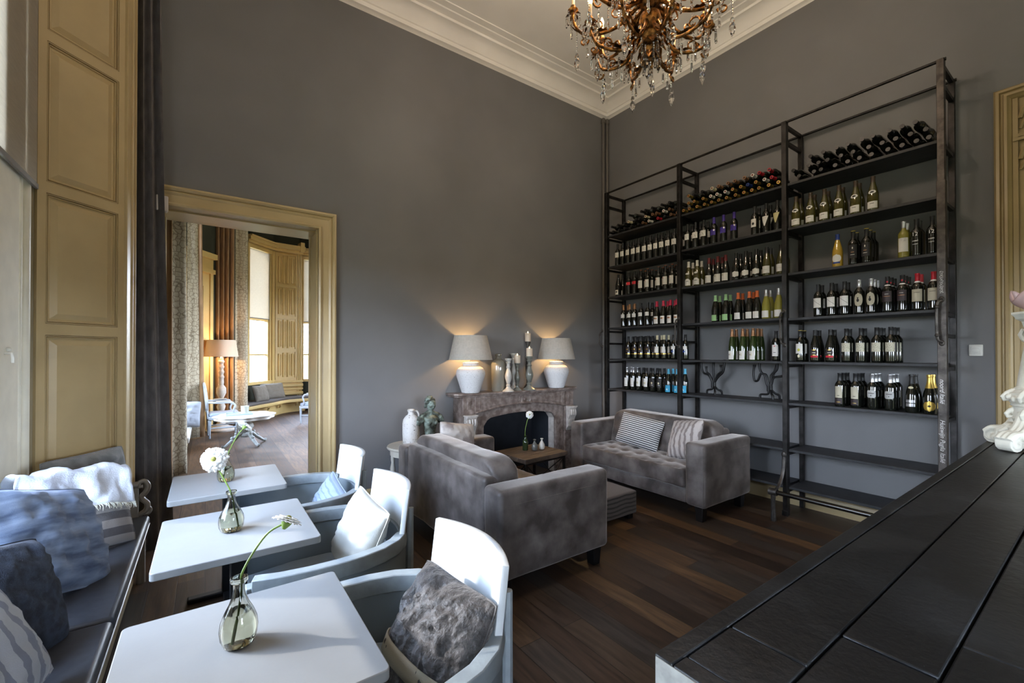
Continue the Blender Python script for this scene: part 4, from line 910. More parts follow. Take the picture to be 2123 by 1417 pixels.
KINDS = {
 'slash': ('bordeaux', dark, 'black', .235, 'dark bottle with slashed white label', [('label', paper, .115, .185, .95, None)]),
 'purple': ('bordeaux', dark, 'purple', .235, 'dark bottle with purple label', [('label', purple_l, .10, .165, .9, None), ('seal', silver, .145, .165, .25, disc, -.5)]),
 'ringlabel': ('bordeaux', dark, 'black', .24, 'dark bottle with square white label', [('label', paper, .085, .17, .75, None), ('ring_mark', ink, .105, .135, .3, disc)]),
 'dropwhite': ('bordeaux', dark, 'black', .25, 'dark bottle with white tapering label', [('label', paper, .07, .17, .95, lambda v: .12 + .88 * v)]),
 'dropgold': ('bordeaux', dark, 'black', .25, 'dark bottle with gold tapering label', [('label', M('pale_gold_label', (.55, .50, .26), .5), .08, .18, .95, lambda v: .12 + .88 * v)]),
 'slimgreen': ('burgundy', dark, 'black', .25, 'slim dark bottle with low white label', [('label', paper, .02, .085, .6, None), ('label_print', ink, .045, .07, .28, None)]),
 'redband': ('bordeaux', dark, 'black', .235, 'dark bottle with red band label', [('label', red_l, .13, .17, 1.0, None), ('label_print', paper, .14, .165, .22, disc, .55)]),
 'orangetop': ('bordeaux', dark, 'black', .24, 'white-labelled bottle with orange cap top', [('label', paper, .065, .165, .95, None), ('label_print', red_l, .145, .152, .3, None, .55)]),
 'whitecap': ('burgundy', olive_g, 'white', .235, 'green bottle with white capsule', [('label', paper, .015, .095, .95, lambda v: 1 if v < .75 else 1 - (v - .75) * 2.6), ('neck_label', paper, .145, .17, .6, disc), ('label_print', ink, .062, .068, .4, None)]),
 'darkred': ('burgundy', dark, 'dred', .235, 'dark bottle with dull red capsule', [('label', paper, .015, .10, .95, None), ('label_print', beige, .07, .09, .2, None, .5)]),
 'oval': ('burgundy', dark, 'black', .24, 'black bottle with rounded white label', [('label', paper, .035, .10, .95, lambda v: min(1, 1.35 * math.sqrt(max(0, 1 - (2 * v - 1) ** 2))))]),
 'olive': ('burgundy', olive_g, 'black', .24, 'olive bottle with wide white label', [('label', paper, .03, .105, .95, None), ('label_print', beige, .065, .068, .5, None)]),
 'bronze': ('bordeaux', dark, 'bronze', .235, 'dark bottle with bronze capsule', [('label', paper, .125, .175, .95, None), ('neck_seal', paper, .175, .195, .2, disc, -.4)]),
 'blackcap': ('bordeaux', dark, 'black', .235, 'black-capped bottle with narrow white label', [('label', paper, .13, .18, .9, None)]),
 'pinkcap': ('burgundy', dark, 'pink', .235, 'dark bottle with crimson capsule', [('label', paper, .015, .11, .8, None), ('label_print', FO['bronze'], .072, .09, .5, None)]),
 'greencap': ('burgundy', dark, 'green', .235, 'dark bottle with pale green capsule', [('label', green_l, .012, .08, .8, None)]),
 'orangecap': ('burgundy', dark, 'orange', .235, 'dark bottle with orange capsule', [('label', paper, .015, .085, .8, None)]),
 'straw': ('burgundy', straw_g, 'silver', .235, 'straw-coloured white wine bottle', [('label', paper, .015, .085, .9, None)]),
 'goldband': ('bordeaux', dark, 'black', .235, 'black-labelled bottle with gold band', [('label', plum, .09, .165, .95, None), ('gold_band', gold, .062, .075, 1.2, None), ('label_print', gold, .125, .135, .35, None)]),
 'creamcap': ('bordeaux', dark, 'cream', .25, 'cream-capped bottle with white label', [('label', paper, .082, .16, .9, None), ('gold_band', gold, .062, .075, 1.2, None), ('label_print', ink, .14, .15, .12, None, .4)]),
 'twolabel': ('bordeaux', dark, 'black', .24, 'dark bottle with white collar label', [('label', paper, .125, .165, .95, None), ('emblem', FO['navy'], .085, .115, .35, disc)]),
 'flute': ('flute', green_g, 'bronze', .262, 'tall green flute bottle', [('label', paper, .012, .105, .85, None), ('label_print', ink, .055, .075, .12, disc, .4), ('emblem', FO['cream'], .05, .08, .12, None)]),
 'longlabel': ('bordeaux', dark, 'black', .235, 'dark bottle with long white label', [('label', paper, .05, .165, .8, None), ('crest', red_l, .145, .157, .12, disc), ('label_print', ink, .085, .09, .3, None)]),
 'silverwhite': ('bordeaux', dark, 'silver', .24, 'silver-capped bottle with white label', [('label', paper, .05, .165, .75, None), ('label_print', ink, .07, .073, .6, None)]),
 'yellowspot': ('bordeaux', dark, 'black', .24, 'white-labelled bottle with yellow emblem', [('label', paper, .06, .17, .85, None), ('emblem', FO['cream'], .09, .125, .3, disc), ('label_print', ink, .095, .12, .12, disc, .35)]),
 'blackart': ('bordeaux', dark, 'black', .24, 'black-labelled bottle with pale emblem', [('label', blackp, .06, .18, .9, None), ('emblem', FO['cream'], .10, .13, .28, disc), ('label_print', silver, .085, .09, .4, None)]),
 'bluecap': ('burgundy', dark, 'blue', .24, 'dark bottle with blue capsule and label', [('label', blue_l, .015, .10, .95, None), ('emblem', paper, .04, .065, .3, lambda v: 1 - v), ('label_print', ink, .08, .095, .12, None, .6)]),
 'medallion': ('burgundy', olive_g, 'umber', .25, 'olive bottle with oval medallion', [('label', paper, .02, .08, .95, None), ('neck_medallion', paper, .145, .18, .75, disc), ('medallion_print', ink, .153, .172, .4, disc), ('label_print', ink, .06, .064, .35, None)]),
 'amber': ('burgundy', amber_g, 'navy', .25, 'amber wine bottle with blue capsule', [('label', paper, .04, .115, .9, disc), ('label_band', FO['navy'], .03, .045, .7, None)]),
 'blackyellow': ('bordeaux', dark, 'black', .235, 'black bottle with yellow cap rim', [('label', blackp, .06, .18, .9, None), ('emblem', paper, .14, .16, .1, disc), ('label_print', FO['bronze'], .11, .115, .3, None), ('print_line', paper, .088, .091, .4, None)]),
 'twelvegold': ('bordeaux', straw_g, 'silver', .25, 'yellow wine bottle with white 12 label', [('label', paper, .05, .165, .9, None)]),
 'twelve': ('bordeaux', dark, 'black', .235, 'black bottle with large white 12', [('print_line', silver, .12, .128, .5, None), ('print_line', silver, .095, .10, .45, None)]),
 'diagonal': ('bordeaux', dark, 'black', .235, 'dark bottle with diagonal-lined white label', [('label', paper, .085, .175, .95, None)]),
 'goldoval': ('bordeaux', dark, 'silver', .24, 'dark bottle with pale oval label', [('label', beige, .065, .19, .85, disc), ('horse_emblem', ink, .108, .150, .30, lambda v: .25 + .75 * abs(math.sin(v * 4.2)) * (1 - .5 * v), .06)]),
 'blacklabel': ('bordeaux', dark, 'black', .235, 'dark bottle with black label', [('label', plum, .09, .18, .95, None), ('neck_band', paper, .228, .238, 1.2, None), ('print_line', paper, .155, .158, .35, None), ('cap_seal', red_l, .255, .270, .45, disc), ('print_line', FO['bronze'], .135, .139, .6, None)]),
 'redcap': ('bordeaux', dark, 'red', .243, 'red-capped bottle with large beige label', [('label', beige, .075, .175, .95, None), ('neck_band', paper, .230, .243, 1.2, None), ('label_print', ink, .147, .150, .5, None)]),
 'yellowcap': ('bordeaux', dark, 'black', .24, 'yellow-rimmed bottle with white label', [('label', paper, .08, .175, .85, None), ('emblem', M('yellow_green_emblem', (.5, .5, .08), .6), .10, .13, .3, disc), ('seal', FO['cream'], .04, .07, .28, disc)]),
 'swoosh': ('burgundy', dark, 'black', .25, 'dark bottle with red swoosh label', [('label', plum, .065, .115, .7, lambda v: .75 + .25 * math.sin(v * 3.14)), ('red_swoosh', red_l, .042, .060, .75, None), ('gilt_line', gold, .108, .118, .35, disc), ('gilt_line', gold, .062, .069, .35, disc), ('label_print', paper, .085, .09, .35, None)]),
 'engraving': ('bordeaux', dark, 'black', .24, 'dark bottle with engraved landscape label', [('label', M('engraved_label', (.16, .15, .11), .8, col2=(.55, .53, .42), vscale=110, vpos=(.3, .5)), .095, .175, .95, None)]),
 'tallbeige': ('bordeaux', dark, 'black', .235, 'dark bottle with tall beige label', [('label', beige, .08, .185, .75, None), ('lower_label', plum, .025, .075, .75, None), ('label_print', ink, .10, .104, .25, None), ('print_line', gold, .04, .044, .4, None)]),
 'plaque': ('bordeaux', dark, 'silver', .235, 'silver-capped bottle with grey plaque label', [('label', M('grey_plaque_label', (.40, .40, .39), .6), .10, .165, .9, lambda v: 1 - .35 * (2 * v - 1) ** 6), ('label_print', ink, .137, .142, .55, None), ('emblem', ink, .115, .123, .1, disc)]),
 'sparkling': ('sparkling', dark, 'black', .235, 'sparkling bottle with silver labels', [('label', silver, .05, .075, .7, None), ('lower_label', silver, .082, .105, .7, None), ('neck_rings', FO['cream'], .195, .215, .6, disc)]),
 'goldfoil': ('sparkling', dark, 'gold', .205, 'gold-foiled bottle with round gold label', [('label', gold, .02, .105, .9, disc), ('label_print', ink, .055, .072, .22, disc)]),
}
TOPRIM = {'orangetop': 'orange', 'blackyellow': 'cream', 'yellowcap': 'cream'}
def foil_mesh(pr, z0, k=1.05, top=None):
    zt = pr[-1][1]; pts = [(prad(pr, z0) * k, z0)] + [(r * k + .0004, z) for r, z in pr if z > z0 + .002][:-1] + [(pr[-2][0] * k, zt + .001), (0, zt + .0012)]
    return MB().lathe(pts, 20, cap=False)
PROTO = {}
def proto(kind):
    if kind in PROTO: return PROTO[kind]
    pn, gm, fo, fz, words, parts = KINDS[kind]; pr = PROF[pn]
    body = MB().lathe(pr, 24).build('wine_bottle', gm, None, ang=50); kids = []
    c = foil_mesh(pr, fz).build('capsule', FO[fo], body); kids.append(c)
    if kind in TOPRIM:
        zt = pr[-1][1]; MB().lathe([(.0168, zt - .008), (.0172, zt + .001), (0, zt + .002)], 18, cap=False).build('cap_rim', M('amber_rim', (.6, .45, .05), .5) if TOPRIM[kind] == 'cream' else FO['orange'], body)
    for i, p in enumerate(parts):
        nm, mt, z0, z1, sp, wf = p[:6]; cen = p[6] if len(p) > 6 else 0
        patch(pr, z0, z1, sp, wf, .0007 + .0005 * (i > 0), centre=-cen).build(nm, mt, body)
    marks(kind, pr, body)
    PROTO[kind] = [body, [o for o in bpy.data.objects if o.parent == body], False]; return PROTO[kind]
def place(kind, loc, rot):
    P = proto(kind)
    if not P[2]: P[2] = True; o = P[0]
    else:
        o = P[0].copy(); COL.objects.link(o)
        for k in P[1]:
            c = k.copy(); COL.objects.link(c); c.parent = o
    o.location = loc; o.rotation_euler = rot; return o
ORD = ['leftmost', 'second', 'third', 'fourth', 'fifth', 'sixth', 'seventh', 'eighth', 'ninth', 'tenth', 'eleventh', 'twelfth', 'thirteenth', 'fourteenth']
UP = [
    ('left', 2, [('slash', 3, [4.127, 4.036, 3.939, 3.848, 3.76, 3.666, 3.575, 3.485, 3.399, 3.307, 3.218])]) ,
    ('middle', 2, [('slash', 3, [3.037, 2.933, 2.83]), ('purple', 1, [2.706, 2.593, 2.474]), ('ringlabel', 2, [2.254]), ('dropwhite', 2, [2.138]), ('dropgold', 1, [2.031])]) ,
    ('left', 3, [('slimgreen', 2, [4.118]), ('redband', 3, [3.93, 3.832]), ('orangetop', 3, [3.728, 3.62]), ('orangetop', 3, [3.452, 3.349]), ('orangetop', 2, [3.252])]) ,
    ('middle', 3, [('whitecap', 2, [3.027, 2.915]), ('darkred', 2, [2.767, 2.661]), ('darkred', 1, [2.571]), ('oval', 2, [2.453, 2.349, 2.239]), ('olive', 2, [2.135]), ('olive', 2, [2.0])]) ,
    ('left', 4, [('bronze', 2, [4.023, 3.918]), ('bronze', 1, [3.832]), ('blackcap', 1, [3.728]), ('blackcap', 2, [3.62]), ('pinkcap', 1, [3.478]), ('pinkcap', 2, [3.381, 3.279]), ('pinkcap', 1, [3.184])]) ,
    ('middle', 4, [('greencap', 2, [2.692, 2.571]), ('orangecap', 2, [2.432, 2.313]), ('orangecap', 1, [2.234]), ('straw', 2, [2.143]), ('straw', 1, [2.022])]) ,
    ('left', 5, [('goldband', 3, [3.939, 3.824, 3.728, 3.612]), ('creamcap', 2, [3.474]), ('creamcap', 2, [3.37]), ('twolabel', 2, [3.231])]) ,
    ('middle', 5, [('twolabel', 1, [3.072]), ('flute', 2, [2.501, 2.385]), ('flute', 3, [2.276]), ('longlabel', 1, [2.049])]) ,
    ('left', 6, [('silverwhite', 2, [3.964, 3.856]), ('yellowspot', 2, [3.76, 3.643]), ('blackart', 2, [3.54, 3.435]), ('bluecap', 2, [3.307]), ('bluecap', 1, [3.184])]) ,
    ('middle', 6, [('bluecap', 1, [3.079])]) ,
    ('right', 2, [('medallion', 2, [1.86, 1.735, 1.62, 1.506, 1.38]), ('medallion', 1, [1.257])]) ,
    ('right', 3, [('amber', 1, [1.519]), ('blackyellow', 2, [1.401]), ('blackyellow', 3, [1.304]), ('twelvegold', 2, [1.056]), ('twelve', 2, [0.975]), ('twelve', 1, [0.88])]) ,
    ('right', 4, [('diagonal', 2, [1.675, 1.566, 1.466]), ('goldoval', 1, [1.359]), ('goldoval', 3, [1.273]), ('blacklabel', 3, [1.162, 1.065]), ('redcap', 2, [0.972]), ('redcap', 1, [0.875])]) ,
    ('right', 5, [('yellowcap', 2, [1.83]), ('swoosh', 2, [1.703, 1.578]), ('engraving', 2, [1.455, 1.348]), ('engraving', 3, [1.237, 1.143])]) ,
    ('right', 6, [('tallbeige', 3, [1.508, 1.39]), ('plaque', 3, [1.27, 1.149]), ('sparkling', 2, [1.011]), ('goldfoil', 2, [0.903])]) ,
]
LY = {
   'left' : [[(4.216, 'k'), (4.144, 'k'), (4.04, 'k'), (3.947, 'k'), (3.848, 'k'), (3.736, 'k'), (3.658, 'b'), (3.537, 'w'), (3.42, 'r'), (3.321, 'k'), (3.218, 'b'), (3.144, 'b')], [(4.18, 'k'), (4.083, 'k'), (3.989, 'k'), (3.889, 'p'), (3.791, 'k'), (3.705, 'k'), (3.62, 'p'), (3.522, 'b'), (3.449, 'b'), (3.356, 'w'), (3.272, 'b'), (3.184, 'k')], [(3.832, 'k'), (3.65, 'k'), (3.559, 'k'), (3.463, 'k'), (3.321, 'k'), (3.218, 'k')]] ,
   'middle' : [[(3.05, 'g'), (2.97, 'g'), (2.884, 'g'), (2.782, 'g'), (2.695, 'g'), (2.61, 'g'), (2.512, 'g'), (2.427, 'g'), (2.344, 'g'), (2.259, 'g'), (2.172, 'g'), (2.09, 'g'), (2.006, 'g')], [(3.008, 'g'), (2.921, 'g'), (2.824, 'g'), (2.732, 'w'), (2.649, 'w'), (2.561, 'w'), (2.471, 'g'), (2.375, 'g'), (2.299, 'u'), (2.218, 'g'), (2.125, 'w'), (2.051, 'r')], [(2.977, 'g'), (2.878, 'k'), (2.788, 'k'), (2.701, 'p'), (2.61, 'b'), (2.522, 'b'), (2.432, 'b'), (2.344, 'b'), (2.25, 'w'), (2.163, 'r'), (2.088, 'r')]] ,
   'right' : [[(1.813, 'k'), (1.697, 'k'), (1.615, 'k'), (1.526, 'k'), (1.429, 'k'), (1.335, 'k'), (1.241, 'k'), (1.144, 'k'), (1.049, 'k'), (0.961, 'k'), (0.872, 'k')], [(1.851, 'k'), (1.745, 'k'), (1.654, 'k'), (1.565, 'k'), (1.473, 'k'), (1.373, 'k'), (1.281, 'k'), (1.19, 'k'), (1.097, 'k'), (1.007, 'k'), (0.914, 'k')], [(1.701, 'k'), (1.603, 'k'), (1.513, 'k'), (1.419, 'k'), (1.325, 'k'), (1.233, 'k'), (1.138, 'k'), (1.052, 'k'), (0.954, 'k')]] ,
}
rnd = random.Random(5)
for bay, s_, groups in UP:
    z = SHZ[bay][s_ - 1] + .0005; n = 0
    for kind, deep, ys in groups:
        for y in ys:
            for d in range(deep):
                o = place(kind, (4.752 + d * .092, y + rnd.uniform(-.003, .003) * (d > 0), z), (0, 0, rnd.uniform(-.12, .12)))
                pos = ORD[n] + (' from left' if n else ''); row = ('front row', 'second row', 'back row')[d]
                o['label'] = '%s, %s, %s, %s shelf, %s bay' % (KINDS[kind][4], pos.replace(' from left', ' along'), row.replace('front row', 'front') if 0 else row, ORD[s_ - 1] if s_ > 1 else 'top', bay)
                o['category'] = 'wine bottle'; o['group'] = 'upright wine bottles on the rack'
            n += 1
# bottles lying on the top shelf, necks to the room
LF = {'k': ('black', 'black cap'), 'g': ('gold', 'gold cap'), 'w': ('white', 'white cap'), 'r': ('red', 'red cap'), 'b': ('bronze', 'bronze cap'), 'p': ('cream', 'cream cap'), 'u': ('navy', 'blue cap')}
LP = {}
for bay, rows in LY.items():
    zs = [3.28 + .040, 3.28 + .118, 3.28 + .196]
    for r_, row in enumerate(rows):
        last = None
        for i, (y, c) in enumerate(row):
            key = c
            if key not in LP:
                pr = PROF['bordeaux']; o = MB().lathe(pr, 22).build('wine_bottle', dark, None, ang=50); k1 = foil_mesh(pr, .235, 1.08).build('capsule', FO[LF[c][0]], o)
                k2 = MB().lathe([(.0095, .3073), (.0095, .308), (.005, .3082)], 14, cap=True).build('cap_stamp', FO['dred'] if c in 'gwp' else FO['black'], o); LP[key] = (o, (k1, k2))
            else:
                o = LP[key][0].copy(); COL.objects.link(o)
                for k in LP[key][1]: q = k.copy(); COL.objects.link(q); q.parent = o
            tilt = rnd.uniform(-.02, .02); yaw = rnd.uniform(-.05, .05) + (.12 if (bay != 'right' and r_ == 2 and c == 'k') else 0)
            o.rotation_euler = (0, -PI / 2 + tilt * 0, -yaw); o.location = (4.69 + .300 + .018 * (r_ % 2), y, zs[r_])
            o['label'] = 'lying bottle with %s, %s, %s, top shelf, %s bay' % (LF[c][1], ORD[i] + (' along' if i else ''), ('bottom layer', 'second layer', 'top layer')[r_], bay)
            o['category'] = 'wine bottle'; o['group'] = 'wine bottles lying on the top shelf'
# twisted iron candelabra
iron = M('forged_iron', (.022, .022, .023), .35, metal=.7, var=.2, vscale=20)
def candelabrum(loc, label, arms, feet):
    t = thing('iron_candelabrum', label, 'candelabrum', loc, 0, 'twisted pipe candelabra on the shelf')
    for a in arms:
        p = bez([(-(.0), 0, .10)] + a, 6); MB().tube(p, .0115, 10).build('arm', iron, t)
        q = a[-1]; MB().tube([(q[0], q[1], q[2] - .02), (q[0], q[1], q[2] + .008)], [.0125, .0165], 12).build('candle_cup', iron, t)
    for f in feet: MB().tube(bez(f, 6), .0115, 10).build('foot', iron, t)
    b = MB(); b.tube([(0, -.012, .09), (0, -.012, .15)], .016, 10); b.tube([(0, .014, .09), (0, .014, .15)], .016, 10); b.build('clamp', iron, t)
    return t
candelabrum((4.87, 2.785, 1.108), 'left of the two twisted iron candelabra on the shelf', [
 [(0, .02, .16), (0, .06, .23), (0, .125, .26), (0, .15, .33), (0, .155, .40)], [(0, .015, .16), (0, .05, .24), (0, .085, .27), (0, .09, .33)], [(0, 0, .16), (0, .0, .26), (0, .0, .38)],
 [(0, -.015, .16), (0, -.05, .24), (0, -.09, .28), (0, -.09, .35)], [(0, -.02, .16), (0, -.06, .22), (0, -.11, .27), (0, -.13, .34), (0, -.13, .41)]],
 [[(0, .01, .11), (0, .02, .07), (0, .075, .055), (0, .085, .012)], [(0, -.01, .11), (-.03, -.03, .07), (-.06, -.05, .05), (-.07, -.055, .012)], [(0, -.01, .11), (.03, -.03, .07), (.06, -.06, .05), (.07, -.065, .012)]])
candelabrum((4.87, 2.165, 1.108), 'right of the two twisted iron candelabra on the shelf', [
 [(0, .03, .17), (0, .05, .26), (0, .09, .27), (0, .12, .20), (0, .155, .20), (0, .165, .28), (0, .155, .36)], [(0, .015, .17), (0, .035, .26), (0, .075, .275), (0, .10, .33), (0, .10, .41)],
 [(0, -.01, .17), (0, -.02, .26), (0, -.07, .32), (0, -.075, .40)], [(0, -.02, .17), (0, -.04, .235), (0, -.12, .255), (0, -.165, .29), (0, -.17, .35)], [(0, -.005, .17), (.03, -.03, .28), (.04, -.05, .36)]],
 [[(0, .01, .11), (0, .02, .06), (0, .09, .05), (0, .10, .012)], [(0, -.01, .11), (-.03, -.03, .07), (-.05, -.05, .05), (-.055, -.055, .012)], [(0, -.01, .11), (.03, -.04, .07), (.05, -.07, .05), (.055, -.075, .012)]])
# ------------------------------------------------------------------ bar counter
barpaint = M('black_bar_paint', (.0075, .0080, .0086), .40, col2=(.026, .0275, .029), vscale=4, detail=12, bump=.16, bscale=50, spec=.42, vpos=(.45, .75))
bar = thing('bar_counter', 'black-painted plank-topped bar counter filling the lower right corner', 'counter', (.552, .41, 0))
b = MB(); L = 3.65; Wd = 1.05
b.bb(.010, L, -Wd, -.010, 1.095, 1.136)
b.bb(0, L, -.030, 0, 1.09, 1.15); b.bb(0, .033, -Wd, -.0315, 1.09, 1.15)
ys = [-.0325, -.147, -.263, -.378, -.493, -.608, -.723, -.838, -Wd]
for k in range(8):
    xs_ = .155 + .122 * k
    b.bb(.0345, xs_, ys[k + 1] + .0035, ys[k], 1.10, 1.1495 - .001 * (k % 2)); b.bb(xs_ + .0035, L, ys[k + 1] + .0035, ys[k], 1.10, 1.150 - .001 * ((k + 1) % 2))
b.build('counter_top', barpaint, bar, bevel=.0028, seg=2)
b = MB(); b.bb(.05, L - .05, -Wd + .05, -.09, 0, 1.095); b.bb(.04, .10, -.14, -.08, 0, 1.095); b.bb(.04, L, -.10, -.07, .0, .14)
for k in range(6): b.bb(.16 + k * .58, .16 + k * .58 + .50, -.085, -.075, .22, 1.0)
b.build('counter_body', barpaint, bar, bevel=.004)
edge = M('worn_grey_edge', (.20, .20, .18), .5, col2=(.40, .39, .36), vscale=25, vpos=(.3, .6))
b = MB(); b.bb(-.0015, .0, -.95, -.003, 1.093, 1.147); b.build('worn_edge', edge, bar)

# ornate white plaster lamp base on the counter
orn = thing('ornate_lamp', 'white scrolled rococo lamp base with a pink glass bowl on the bar', 'lamp', (3.16, .215, 1.15), 2.62)
pl = M('chipped_white_plaster', (.62, .60, .51), .55, var=.06, vscale=18, bump=.12, bscale=50)
b = MB()
b.lathe([(.05, .09), (.085, .105), (.098, .14), (.094, .20), (.104, .215), (.112, .24), (.104, .262), (.084, .285), (.078, .34), (.067, .42), (.058, .49), (.055, .55), (.060, .60)], 36)
for z, r in ((.145, .100), (.205, .101), (.262, .105), (.285, .088), (.575, .058)): b.lathe([(r - .012, z - .006), (r, z - .004), (r + .003, z), (r, z + .004), (r - .012, z + .006)], 36)
for k in range(4):
    a = PI / 2 * k; ca, sa = math.cos(a), math.sin(a)
    def Q(r, z, s_=0): return (r * ca - s_ * sa, r * sa + s_ * ca, z)
    for s_ in (-.020, 0, .020):                            # sweeping foot ending in a volute
        b.tube(bez([Q(.085, .17, s_), Q(.105, .12, s_), Q(.140, .082, s_), Q(.185, .074, s_), Q(.212, .052, s_)], 4), [.017] * 17, 8)
    b.tube([Q(.182, .038, -.030), Q(.182, .038, .030)], .036, 18)
    for s_ in (-.031, .031):
        sp = [Q(.182 + (.030 - .0022 * t) * math.cos(1.4 - t * .55), .038 + (.030 - .0022 * t) * math.sin(1.4 - t * .55), s_) for t in range(12)]; b.tube(sp, .0065, 6)
    for j in range(1, 8):                                  # pierced foliage between the feet
        a2 = a + j * PI / 16; c2, s2 = math.cos(a2), math.sin(a2); rr = .135 + .018 * (j % 2); zz = .085 - .050 * math.sin(j * PI / 8) * (.7 + .3 * (j % 2))
        b.ball((rr * c2, rr * s2, zz), .017, (1, 1, 1.1), 8, 6); b.ball((.105 * c2, .105 * s2, .10), .022, (1, 1, .9), 8, 6)
        if j % 2: b.tube([(.10 * c2, .10 * s2, .11), (.14 * c2, .14 * s2, .075), (.150 * c2, .150 * s2, .035), (.142 * c2, .142 * s2, .016)], [.014, .013, .010, .007], 6)
    a3 = a + PI / 4
    for (r0, z0) in ((.110, .245), (.098, .165)):           # little outward curls
        for an in (a, a3):
            c3, s3 = math.cos(an), math.sin(an); b.tube([(r * c3, r * s3, z) for r, z in ((r0 - .02, z0 + .03), (r0 + .004, z0 + .014), (r0 + .018, z0 - .004), (r0 + .012, z0 - .018), (r0, z0 - .014))], [.012, .011, .010, .009, .008], 8)
    for j in range(5): a4 = a + j * PI / 10; b.ball((.112 * math.cos(a4), .112 * math.sin(a4), .236 + .008 * (j % 2)), .012, (1, 1, 1.2), 8, 6)
remesh(b.build('scrolled_base', pl, orn), .0025, 1)
b = MB(); b.lathe([(.052, .56), (.060, .575), (.066, .60), (.084, .612), (.088, .622), (.098, .634), (.098, .644), (.07, .646)], 8)
for k in range(4):
    a = PI / 2 * k; ca, sa = math.cos(a), math.sin(a); b.tube([(r * ca, r * sa, z) for r, z in ((.050, .50), (.068, .515), (.080, .54), (.072, .562), (.058, .556))], [.010, .012, .012, .010, .008], 8)
b.build('capital', pl, orn, ang=25)
def shell_fn(u_, v):
    a = 2 * PI * u_; r = (.035 + .072 * math.sin(v * PI * .62)) * (1 + .16 * math.sin(3 * a + .8) * v); return Vector((r * math.cos(a), r * math.sin(a), .648 + .080 * v + .028 * v * v * math.sin(3 * a)))
MB().grid(shell_fn, 40, 14, True).build('glass_bowl', M('pink_opal_glass', (.80, .62, .60), .12, tr=.4, coat=.6), orn, solid=.005)
MB().ball((0, 0, .688), .028).build('bulb', M('frosted_bulb', (.8, .78, .75), .4), orn)

# wall fittings
sw = thing('light_switch', 'square white dimmer switch on the right wall', 'switch', (X1, .692, 1.624))
wp = M('white_plastic', (.62, .61, .57), .35)
MB().bb(-.010, 0, -.040, .040, -.046, .046).build('cover_plate', wp, sw, bevel=.004); MB().bb(-.013, -.009, -.028, .028, -.030, .030).build('rocker', wp, sw, bevel=.002)
MB().lathe([(.020, -.011), (.020, -.022), (.017, -.024), (0, -.024)], 24, axis='x', cap=False).build('dimmer_knob', wp, sw)
sn = thing('motion_sensor', 'small white motion sensor on the top left corner of the door casing', 'sensor', (-.30, Y1 - .10, 2.83), .2)
MB().prism([(-.04, -.07), (.04, -.07), (.04, .06), (-.04, .06)], -.03, .03, 'y').build('sensor_body', M('sensor_plastic', (.55, .50, .48), .45), sn, bevel=.010, seg=3)
MB().bb(-.012, .012, .02, .052, -.01, .01).build('wall_bracket', wp, sn); MB().ball((0, -.031, .0), .005).build('lens_dot', ink, sn)
for y, x, lb in ((4.612, 4.985, 'left of the two grey corner pipes behind the wine rack'), (4.60, 5.055, 'right of the two grey corner pipes behind the wine rack')):
    t = thing('corner_pipe', lb, 'pipe', (x, y, 0), 0, 'painted pipes in the wall corner')
    MB().tube([(0, 0, 0), (0, 0, 5.22)], .022, 14).build('pipe_run', M('pipe_paint', (.13, .12, .11), .35), t)
    MB().lathe([(.024, 5.14), (.034, 5.15), (.034, 5.20), (.024, 5.21)], 14, cap=False).build('pipe_collar', M('pipe_paint'), t)
    b = MB()
    for z in (.8, 2.2, 3.6): b.bb(-.012, .012, 0, .03, z - .015, z + .015)
    b.build('pipe_clip', M('pipe_paint'), t)
# gothic panelled door in the right wall
gp = Matrix(((0, -1, 0, X1), (-1, 0, 0, .583), (0, 0, 1, 0), (0, 0, 0, 1)))        # local x runs along -y, local -y... off the wall
def G(x, off, z): return Vector((X1 - off, .583 - x, z))
b = MB(); sec = [(0, 0), (0, .030), (.012, .045), (.030, .050), (.038, .032), (.046, .030), (.056, .055), (.072, .060), (.080, .045), (.088, .040), (.10, .02), (.105, 0)]
GW, GH = 1.6, 3.66; rings = []
for (x, z, dx, dz) in ((0, 0, 1, 0), (0, GH, 1, -1), (GW, GH, -1, -1), (GW, 0, -1, 0)): rings.append([b.b.verts.new(G(x + dx * a, h, z + dz * a)) for a, h in sec])
for p, q in zip(rings, rings[1:]):
    for i in range(len(sec)): b.b.faces.new((p[i], q[i], q[(i + 1) % len(sec)], p[(i + 1) % len(sec)]))
bx = lambda x0, x1, o0, o1, z0, z1: b.box(((2 * X1 - o0 - o1) / 2, .583 - (x0 + x1) / 2, (z0 + z1) / 2), (abs(o1 - o0), x1 - x0, z1 - z0))
bx(.10, GW - .10, .0, .010, 0, GH - .1); bx(.098, .125, 0, .032, 0, GH - .1)
for z in (3.24, 3.27): bx(.10, GW - .1, 0, .045 if z < 3.25 else .035, z - .013, z + .010)
for z0, z1 in ((3.285, 3.54), (2.95, 3.225)):              # cusped tracery in the panel heads
    for k in range(3):
        x0 = .125 + k * .45; pts = []
        for i in range(9):
            a = PI - i / 8 * PI; pts.append(G(x0 + .225 + .215 * math.cos(a), .022, z1 - .14 + .13 * abs(math.sin(a)) ** .6))
        b.tube(pts, .014, 6); b.tube([G(x0 + .01, .022, z1 - .22), G(x0 + .035, .024, z1 - .155), G(x0 + .085, .024, z1 - .145), G(x0 + .105, .024, z1 - .15)], [.008, .012, .010, .009], 6)
        b.tube([G(x0 + .44, .022, z1 - .22), G(x0 + .415, .024, z1 - .155), G(x0 + .365, .024, z1 - .145)], [.008, .012, .010], 6)
struct(b.build('door_2', M('gothic_ochre_paint', (.30, .22, .10), .35, var=.06, vscale=6), ang=35))

